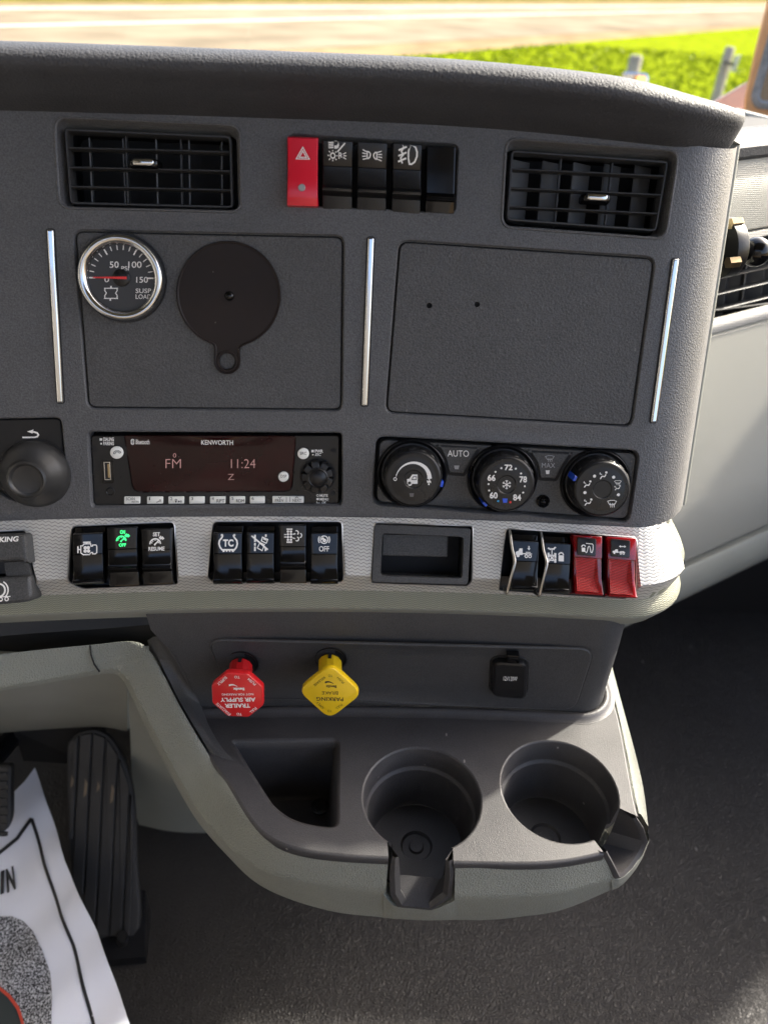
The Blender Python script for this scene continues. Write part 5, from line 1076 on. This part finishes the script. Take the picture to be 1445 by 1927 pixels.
MB().tube([bpm(-.04, .01, -.012), bpm(-.04, .03, -.10), bpm(-.04, .12, -.25)], .012, 10).build('pedal_arm', G['blk'], t)

# ---- printed paper floor mat
ppm = plane(at_z(120, 1700, .125), Vector((1, 0, 0)), Vector((0, .965, .26)))
pap_px = [(66, 1444), (80, 1485), (97, 1535), (112, 1580), (124, 1622), (138, 1658), (150, 1684), (166, 1716), (183, 1752), (199, 1798), (215, 1845), (246, 1932), (275, 2010), (-140, 2010), (-140, 1680), (-60, 1590), (0, 1535), (24, 1496), (48, 1470)]
pl_ = ccw(pxl(ppm, pap_px)); 
def ph(u, v): return .004 * math.sin(u * 38 + v * 20) * math.sin(v * 31 + 1) + .0022 * math.sin(u * 90 - v * 60) - .03 * max(0, .02 - v) * 0
t = thing('paper_floor_mat', 'white paper floor mat with black border, footprint and lettering over the driver side floor', 'paper mat', at_z(60, 1750, .0))
def dense(l, n=4): return [tuple(Vector(l[i]).lerp(Vector(l[(i + 1) % len(l)]), k / n)) for i in range(len(l)) for k in range(n)]
mb = MB().sheet(ppm, dense(pl_), [], .012, ph)
mb.build('sheet', G['paper'], t, 80)
def on_paper(pts, name, mt, dh=.0008, step=.01):
    l = ccw(pxl(ppm, pts)); return MB().sheet(ppm, dense(l, 3), [], step, lambda u, v: ph(u, v) + dh).build(name, mt, t, 80)
bd = [(-40, 1640), (0, 1605), (34, 1578), (62, 1542), (70, 1572), (84, 1625), (100, 1675), (116, 1722), (128, 1752), (138, 1778), (148, 1815), (160, 1865), (178, 1935), (195, 2000)]
def ribbon(pts, w):
    P = [Vector(p) for p in pts]; L_ = []; R2 = []
    for i, p in enumerate(P):
        tt = (P[min(i + 1, len(P) - 1)] - P[max(i - 1, 0)]).normalized(); n = Vector((-tt.y, tt.x)) * w / 2; L_.append(tuple(p + n)); R2.append(tuple(p - n))
    return L_ + R2[::-1]
on_paper(ribbon(bd[:4], 6.0), 'printed_border', G['dark']); on_paper(ribbon(bd[3:], 6.5), 'printed_border', G['dark'])
for s, q in (('I', ((0, 1638), (7, 1635), (7, 1680), (0, 1683))), ('N', ((9, 1634), (23, 1627), (30, 1672), (13, 1680)))):
    pm_ = [Vector(inv(ppm, *p)) for p in q]; V, Fs = glyphs(s, .05, 0); mb = MB()
    for x, y in V: z_ = (pm_[0] * (1 - x) + pm_[1] * x) * (1 - y) + (pm_[3] * (1 - x) + pm_[2] * x) * y; mb.pt(ppm(z_.x, z_.y, ph(z_.x, z_.y) + .0009))
    mb.f = list(Fs); mb.build('printed_letter', G['dark'], t, smooth=False, normals=False)
sp = bpy.data.materials.new('speckled footprint print'); sp.use_nodes = True; nt = sp.node_tree
tc = nt.nodes.new('ShaderNodeTexCoord'); nz = nt.nodes.new('ShaderNodeTexNoise'); nz.inputs['Scale'].default_value = 620; nz.inputs['Detail'].default_value = 2; nt.links.new(tc.outputs['Object'], nz.inputs['Vector'])
cr = nt.nodes.new('ShaderNodeValToRGB'); cr.color_ramp.elements[0].position = .42; cr.color_ramp.elements[0].color = (.015, .015, .017, 1); cr.color_ramp.elements[1].position = .68; cr.color_ramp.elements[1].color = (.6, .6, .63, 1); nt.links.new(nz.outputs['Fac'], cr.inputs[0]); nt.links.new(cr.outputs[0], nt.nodes['Principled BSDF'].inputs['Base Color']); nt.nodes['Principled BSDF'].inputs['Roughness'].default_value = .7
on_paper([(-130, 1760), (-60, 1735), (0, 1725), (22, 1724), (42, 1732), (62, 1752), (82, 1788), (96, 1830), (102, 1880), (101, 1927), (92, 1990), (-130, 1995)], 'printed_footprint', sp)
on_paper([(-130, 1850), (-20, 1855), (4, 1858), (22, 1872), (38, 1895), (48, 1927), (56, 1990), (-130, 1990)], 'printed_red_edge', mat('orange red print', (.6, .06, .03), .6), .0014)
on_paper([(-130, 1858), (-20, 1861), (2, 1864), (18, 1878), (33, 1900), (42, 1927), (48, 1988), (-130, 1988)], 'printed_dark_shape', mat('dark green print', (.02, .028, .028), .6), .0020)

# ============================================================ PASSENGER SIDE OF THE DASH (behind, to the right)
pd = thing('passenger_dash', 'pale ribbed passenger side dashboard receding behind the right end of the main panel', 'dashboard', (.5, .75, .4))
ang = R_(33); lean2 = R_(12); O2 = at_d(1390, 600, .80)
eu2 = Vector((math.cos(ang), math.sin(ang), 0)); ev2 = Vector((-math.sin(ang) * math.sin(lean2), math.cos(ang) * math.sin(lean2), math.cos(lean2)))
PM = plane(O2, eu2, ev2)
pv_ = lambda y, h=0: inv(PM, 1420, y, h)[1]
us = [-.30 + 1.0 * i / 40 for i in range(41)]
def band(name, mt, prof, ang_=40):
    mb = MB(); ids = [[mb.pt(PM(u, v, h), (u, v)) for u in us] for v, h in prof]
    for a, b in zip(ids, ids[1:]): mb.strip(a, b, False)
    return mb.build(name, mt, pd, ang_)
vt, va, vb_, vc_, vd_, ve_, vf_ = (pv_(y) for y in (262, 298, 434, 448, 582, 606, 1008))
band('leather_ledge', G['pad'], [(vt - .02, -.45), (vt + .010, -.05), (vt + .008, -.012), (vt, .000), (vt - .006, .005), (va + .003, .004), (va, .000), (va - .001, -.004)])
band('upper_panel', G['cream'], [(va + .001, -.003), (va - .002, .0), ((va + vb_) / 2, .003), (vb_ + .003, .001), (vb_ + .001, -.002)])
band('trim_strip', G['silver'], [(vb_, -.003), (vb_ - .001, .002), (vc_ + .001, .002), (vc_, -.004)])
band('trim_strip', G['silver'], [(vd_, -.004), (vd_ - .001, .002), ((vd_ + ve_) / 2, .004), (ve_ + .001, .002), (ve_, -.004)])
band('lower_panel', G['cream'], [(ve_, -.002), (ve_ - .003, .002), ((ve_ * 2 + vf_) / 3, .006), ((ve_ + vf_ * 2) / 3, .006), (vf_ + .012, .001), (vf_ + .003, -.006), (vf_ + .001, -.012)])
vg = vf_ - .06
band('glove_box_roll', G['oliveP'], [(vf_, -.012), (vf_ - .001, .000), (vf_ - .006, .002), (vf_ - .030, .000), (vf_ - .050, -.008), (vf_ - .070, -.024), (vf_ - .082, -.05), (vf_ - .085, -.20)])
t = vent(None, [(1330, 462), (1560, 438), (1560, 562), (1330, 592)], 'black louvred air vent half hidden behind the ball mount at the right edge', None, 7, R_(70), PM(.03, (vc_ + vd_) / 2, 0), PM, 4)
# ball mount on the side of the stack
bm_ = thing('ball_mount', 'black ball mount with brass bolts on the side of the dash', 'ball mount', at_d(1400, 475, .55))
bc = at_d(1421, 474, .575); sx = Vector((1, .30, .05)).normalized()
dc = FM(UE + .035, inv(FM, 1385, 470, 0, (.2, .13))[1] + .0, .003)
dc = FM(UE + .02, .125, 0); dc = at_d(1366, 466, .575)
MB().lathe(dc, sx, [(.0215, -.006), (.0215, .0025), (.0205, .0040), (.008, .0050), (.0055, .006), (.005, .014)], 36).build('base_disc', G['blk'], bm_, 40)
MB().lathe(bc - sx * .0108, sx, [(.0108 * math.sin(math.pi * i / 16) + 1e-5, .0108 - .0108 * math.cos(math.pi * i / 16)) for i in range(17)], 32, False).build('ball', G['gloss'], bm_, 60)
for x, y in ((1395, 419), (1391, 492)):
    o = at_d(x, y, .560); hx = MB().lathe(o - sx * .004, sx, [(.0042, -.006), (.0042, .0026), (.0037, .0032)], 6); hx.build('hex_bolt', G['brass'], bm_, 20)

# ============================================================ OUTSIDE THE WINDSCREEN
ZG = -1.30
mb = MB(); mb.sheet(horiz(ZG), [(-300, -60), (300, -60), (300, 700), (-300, 700)], [], 0)
struct(mb.build('ground', mat('dry roadside earth', (.23, .165, .095), 1, spec=0, var=.25, vscale=.8), smooth=False))
def matte(name, rgb, var, vscale): return mat(name, rgb, 1.0, spec=0.0, var=var, vscale=vscale)
def gl(p, q, ext): a, b = at_z(*p, ZG), at_z(*q, ZG); d = (b - a).normalized(); return a - d * ext, b + d * ext
def strip_q(name, mt, l1, l2, dz):
    a, b = l1; c, d = l2; mb = MB(); i = [mb.pt(p + Vector((0, 0, dz))) for p in (a, b, d, c)]; mb.f.append(tuple(i)); return struct(mb.build(name, mt, smooth=False))
far, near, gr = gl((0, 9), (723, 9), 30), gl((723, 84), (1300, 52), 25), gl((800, 104), (1300, 63), 14)
strip_q('road', matte('sun bleached asphalt', (.20, .165, .118), .25, .5), far, near, .012)
for p, q, w in (((0, 50), (723, 34), .22), ((0, 17), (723, 14), .3)):
    a, b = gl(p, q, 40); n = Vector((-(b - a).y, (b - a).x, 0)).normalized() * w; strip_q('road_line', matte('road paint', (.6, .55, .45), .1, 3), (a - n, b - n), (a + n, b + n), .024)
far2 = gl((0, 5), (723, 4), 60); a, b = far2; strip_q('far_verge', matte('dry verge', (.13, .12, .03), .3, .6), (a, b), (a + Vector((0, 60, 0)), b + Vector((0, 60, 0))), .02)
gm_ = matte('bright grass', (.15, .185, .006), .3, 2.2)
a, b = gr; fld = [a + Vector((0, 0, .02)), b + Vector((0, 0, .02)), Vector((40, 1.5, ZG + .02)), Vector((1.2, 1.6, ZG + .02))]
mb = MB(); i = [mb.pt(p) for p in fld]; mb.f.append(tuple(i)); struct(mb.build('grass_field', gm_, smooth=False))
mb = MB(); mb2 = MB(); ax_, ay_ = a.xy, b.xy; nn = 0
while nn < 30000:
    r = 3 + 27 * random.random() ** .8; th = R_(random.uniform(-5, 75)); x, y = r * math.sin(th) + .6, r * math.cos(th)
    # keep to the near side of the field's far edge
    if (ay_.x - ax_.x) * (y - ax_.y) - (ay_.y - ax_.y) * (x - ax_.x) > -.1: nn += .2; continue
    k = mb2 if random.random() < .02 else mb; hgt_ = random.uniform(.03, .06)
    for _ in range(2):
        ta = random.random() * 6.28; w = .012 + .0010 * r; dx, dy = math.cos(ta) * w, math.sin(ta) * w; lx, ly = random.gauss(0, .04), random.gauss(0, .04)
        i = [k.pt((x - dx, y - dy, ZG + .02)), k.pt((x + dx, y + dy, ZG + .02)), k.pt((x + lx, y + ly, ZG + .02 + hgt_))]; k.f.append(tuple(i))
    nn += 1
o = mb.build('grass', matte('grass blades', (.17, .22, .006), .35, 3), smooth=False, normals=False); o['kind'] = 'stuff'; tag(o, 'bright green grass growing beside the road', 'grass')
o = mb2.build('seed_heads', mat('pale seed heads', (.3, .3, .16), .8), smooth=False, normals=False); o['kind'] = 'stuff'; tag(o, 'pale dry seed heads scattered through the grass', 'seed heads')
for lab, (x, y), d, w, br in (('short weathered grey fence post behind the chrome mirror', (1188, 104), 6.5, .055, False), ('weathered grey fence post with a small bracket standing in the grass', (1364, 88), 6.0, .038, True)):
    top = at_d(x, y, d); t = thing('fence_post', lab, 'fence post', (top.x, top.y, ZG), 'fence posts in the grass')
    MB().lathe(Vector((top.x, top.y, ZG)), Vector((.03, .02, 1)), [(w * 1.15, 0), (w * 1.05, (top.z - ZG) * .5), (w, top.z - ZG - .02), (w * .8, top.z - ZG)], 10).build('post', G['wood'], t, 40)
    if br:
        a_, b_ = at_d(1360, 116, d), at_d(1380, 122, d); MB().tube([a_, b_], .012, 6).build('bracket_arm', G['blk'], t)
        c_ = at_d(1381, 119, d); MB().hexa([c_ + Vector(p) for p in ((-.02, -.01, -.055), (.02, -.01, -.055), (.02, .01, -.055), (-.02, .01, -.055), (.0, -.01, .055), (.03, -.01, .055), (.03, .01, .055), (.0, .01, .055))]).build('bracket_plate', G['sill'], t, smooth=False)
# mirror on the hood
t = thing('hood_mirror', 'chrome framed hood mirror peeking over the brow in front of the grass', 'mirror', at_d(1196, 190, 1.9))
mo = at_d(1196, 150, 1.9); mx_ = Vector((1, -.1, 0)).normalized(); my_ = Vector((0, .1, 1)).normalized(); mp = plane(mo, mx_, my_)
ml = ccw(rpoly(pxl(mp, [(1172, 134), (1221, 138), (1216, 185), (1166, 182)]), .012, 5)); MB().loft(mp, [(off(ml, .006), -.03), (ml, -.02), (ml, 0), (off(ml, .005), .002), (off(ml, .007), -.002)], True, False).build('housing', G['chrome'], t, 40)
MB().loft(mp, [(off(ml, .006), -.001)]).build('mirror_glass', mat('mirror glass', (.8, .8, .8), .03, metal=1), t)
MB().tube([at_d(1190, 180, 1.92), Vector((at_d(1190, 180, 1.92).x, at_d(1190, 180, 1.92).y, .25))], .014, 10).build('mirror_stalk', G['blk'], t)
# copper bodywork seen through the right of the windscreen
def slab(name, label, cat, px, d, n, mt, th=.03):
    o_ = at_d(*px[0], d); n = n.normalized(); e1 = Vector((0, 0, 1)).cross(n).normalized(); e2 = n.cross(e1); m_ = plane(o_, e1, e2); l = ccw(rpoly(pxl(m_, px), .004, 3))
    r = MB().loft(m_, [(l, -th), (l, -.003), (off(l, .003), 0)], True); return (r, m_)
r, m_ = slab('', '', '', [(1400, 186), (1398, 262), (1560, 275), (1560, -60), (1456, -60), (1440, 14), (1420, 95)], 1.35, Vector((-.35, -1, .12)), None)
t = thing('truck_corner', 'copper painted truck bodywork with a grey gasketed pane at the upper right', 'truck bodywork', at_d(1440, 250, 1.35))
r.build('body_panel', G['copper'], t, 40)
gl_ = ccw(rpoly(pxl(m_, [(1410, 186), (1421, 206), (1545, 212), (1545, -40), (1476, -40), (1446, 60)]), [.02, .02, .03, .03, .03, .02], 5))
MB().loft(m_, [(gl_, 0), (off(gl_, .002), .006), (off(gl_, .010), .008), (off(gl_, .014), .004), (off(gl_, .015), -.002)], cap1=False).build('gasket', G['gasket'], t, 50)
MB().loft(m_, [(off(gl_, .0145), .001)]).build('pane', mat('window pane', (.30, .20, .12), .05, spec=.8), t)  # brown base colour stands in for the copper reflection
r, m_ = slab('', '', '', [(1330, 196), (1412, 148), (1412, 215), (1330, 222)], 1.5, Vector((-.25, -1, .9)), None)
tag(r.build('hood_edge', mat('dusty copper paint', (.42, .27, .20), .35, metal=.1, coat=.4), None, 40), 'sloping pinkish copper hood edge rising behind the brow corner', 'hood')
r, m_ = slab('', '', '', [(1380, 200), (1560, 246), (1560, 308), (1380, 300)], .98, Vector((-.5, -.8, .5)), None, .05)
tag(r.build('window_sill', G['sill'], None, 40), 'pale window sill ledge behind the right end of the brow', 'sill')
# windscreen pane
gm2 = bpy.data.materials.new('windscreen glass'); gm2.use_nodes = True; nt = gm2.node_tree; nt.nodes.remove(nt.nodes['Principled BSDF'])
tr = nt.nodes.new('ShaderNodeBsdfTransparent'); tr.inputs[0].default_value = (.96, .98, .96, 1); gs = nt.nodes.new('ShaderNodeBsdfGlossy'); gs.inputs['Roughness'].default_value = .02
mxs = nt.nodes.new('ShaderNodeMixShader'); mxs.inputs[0].default_value = .035; nt.links.new(tr.outputs[0], mxs.inputs[1]); nt.links.new(gs.outputs[0], mxs.inputs[2]); nt.links.new(mxs.outputs[0], nt.nodes['Material Output'].inputs[0])
mb = MB(); mb.grid([[Vector((x, .99 - .45 * (z - .80) - .10 * x * x, z)) for x in [-1 + .1 * i for i in range(21)]] for z in (.80, 1.0, 1.3, 1.6, 1.72)]); tag(mb.build('windscreen', gm2, None, 60), 'clear windscreen pane between the dash brow and the road', 'windscreen')

# ============================================================ CAB SHELL (added out of frame to block and shape the light)
def wall(name, corners, th, mt=G['shell']):
    c = [Vector(p) for p in corners]; n = (c[1] - c[0]).cross(c[3] - c[0]).normalized() * th
    struct(MB().hexa(c + [p + n for p in c]).build(name, mt, smooth=False))
wall('added_roof', ((-1.0, -1.25, 1.75), (1.15, -1.25, 1.75), (1.15, .55, 1.72), (-1.0, .55, 1.72)), .05)  # added shade overhead, stopping short at the back to let sky light in
wall('added_rear_wall', ((-1.0, -1.9, 0), (1.15, -1.9, 0), (1.15, -1.9, 1.75), (-1.0, -1.9, 1.75)), .05)  # added, unseen; closes off the light from behind
wall('added_left_wall', ((-1.0, -1.9, 0), (-1.0, 1.0, 0), (-1.0, 1.0, 1.72), (-1.0, -1.9, 1.72)), .05)  # added windowless wall that shuts out light from the left
wall('added_corner_post', ((1.15, .945, 0), (1.15, 1.10, 0), (1.15, 1.10, 1.3), (1.15, .945, 1.3)), .05)  # added blocker; its edge bounds the sun patch on the floor
wall('added_right_wall', ((1.15, -1.3, 0), (1.15, .935, 0), (1.15, .935, .58), (1.15, -1.3, .58)), .05)  # added low wall; shades the floor, leaves the right side open above
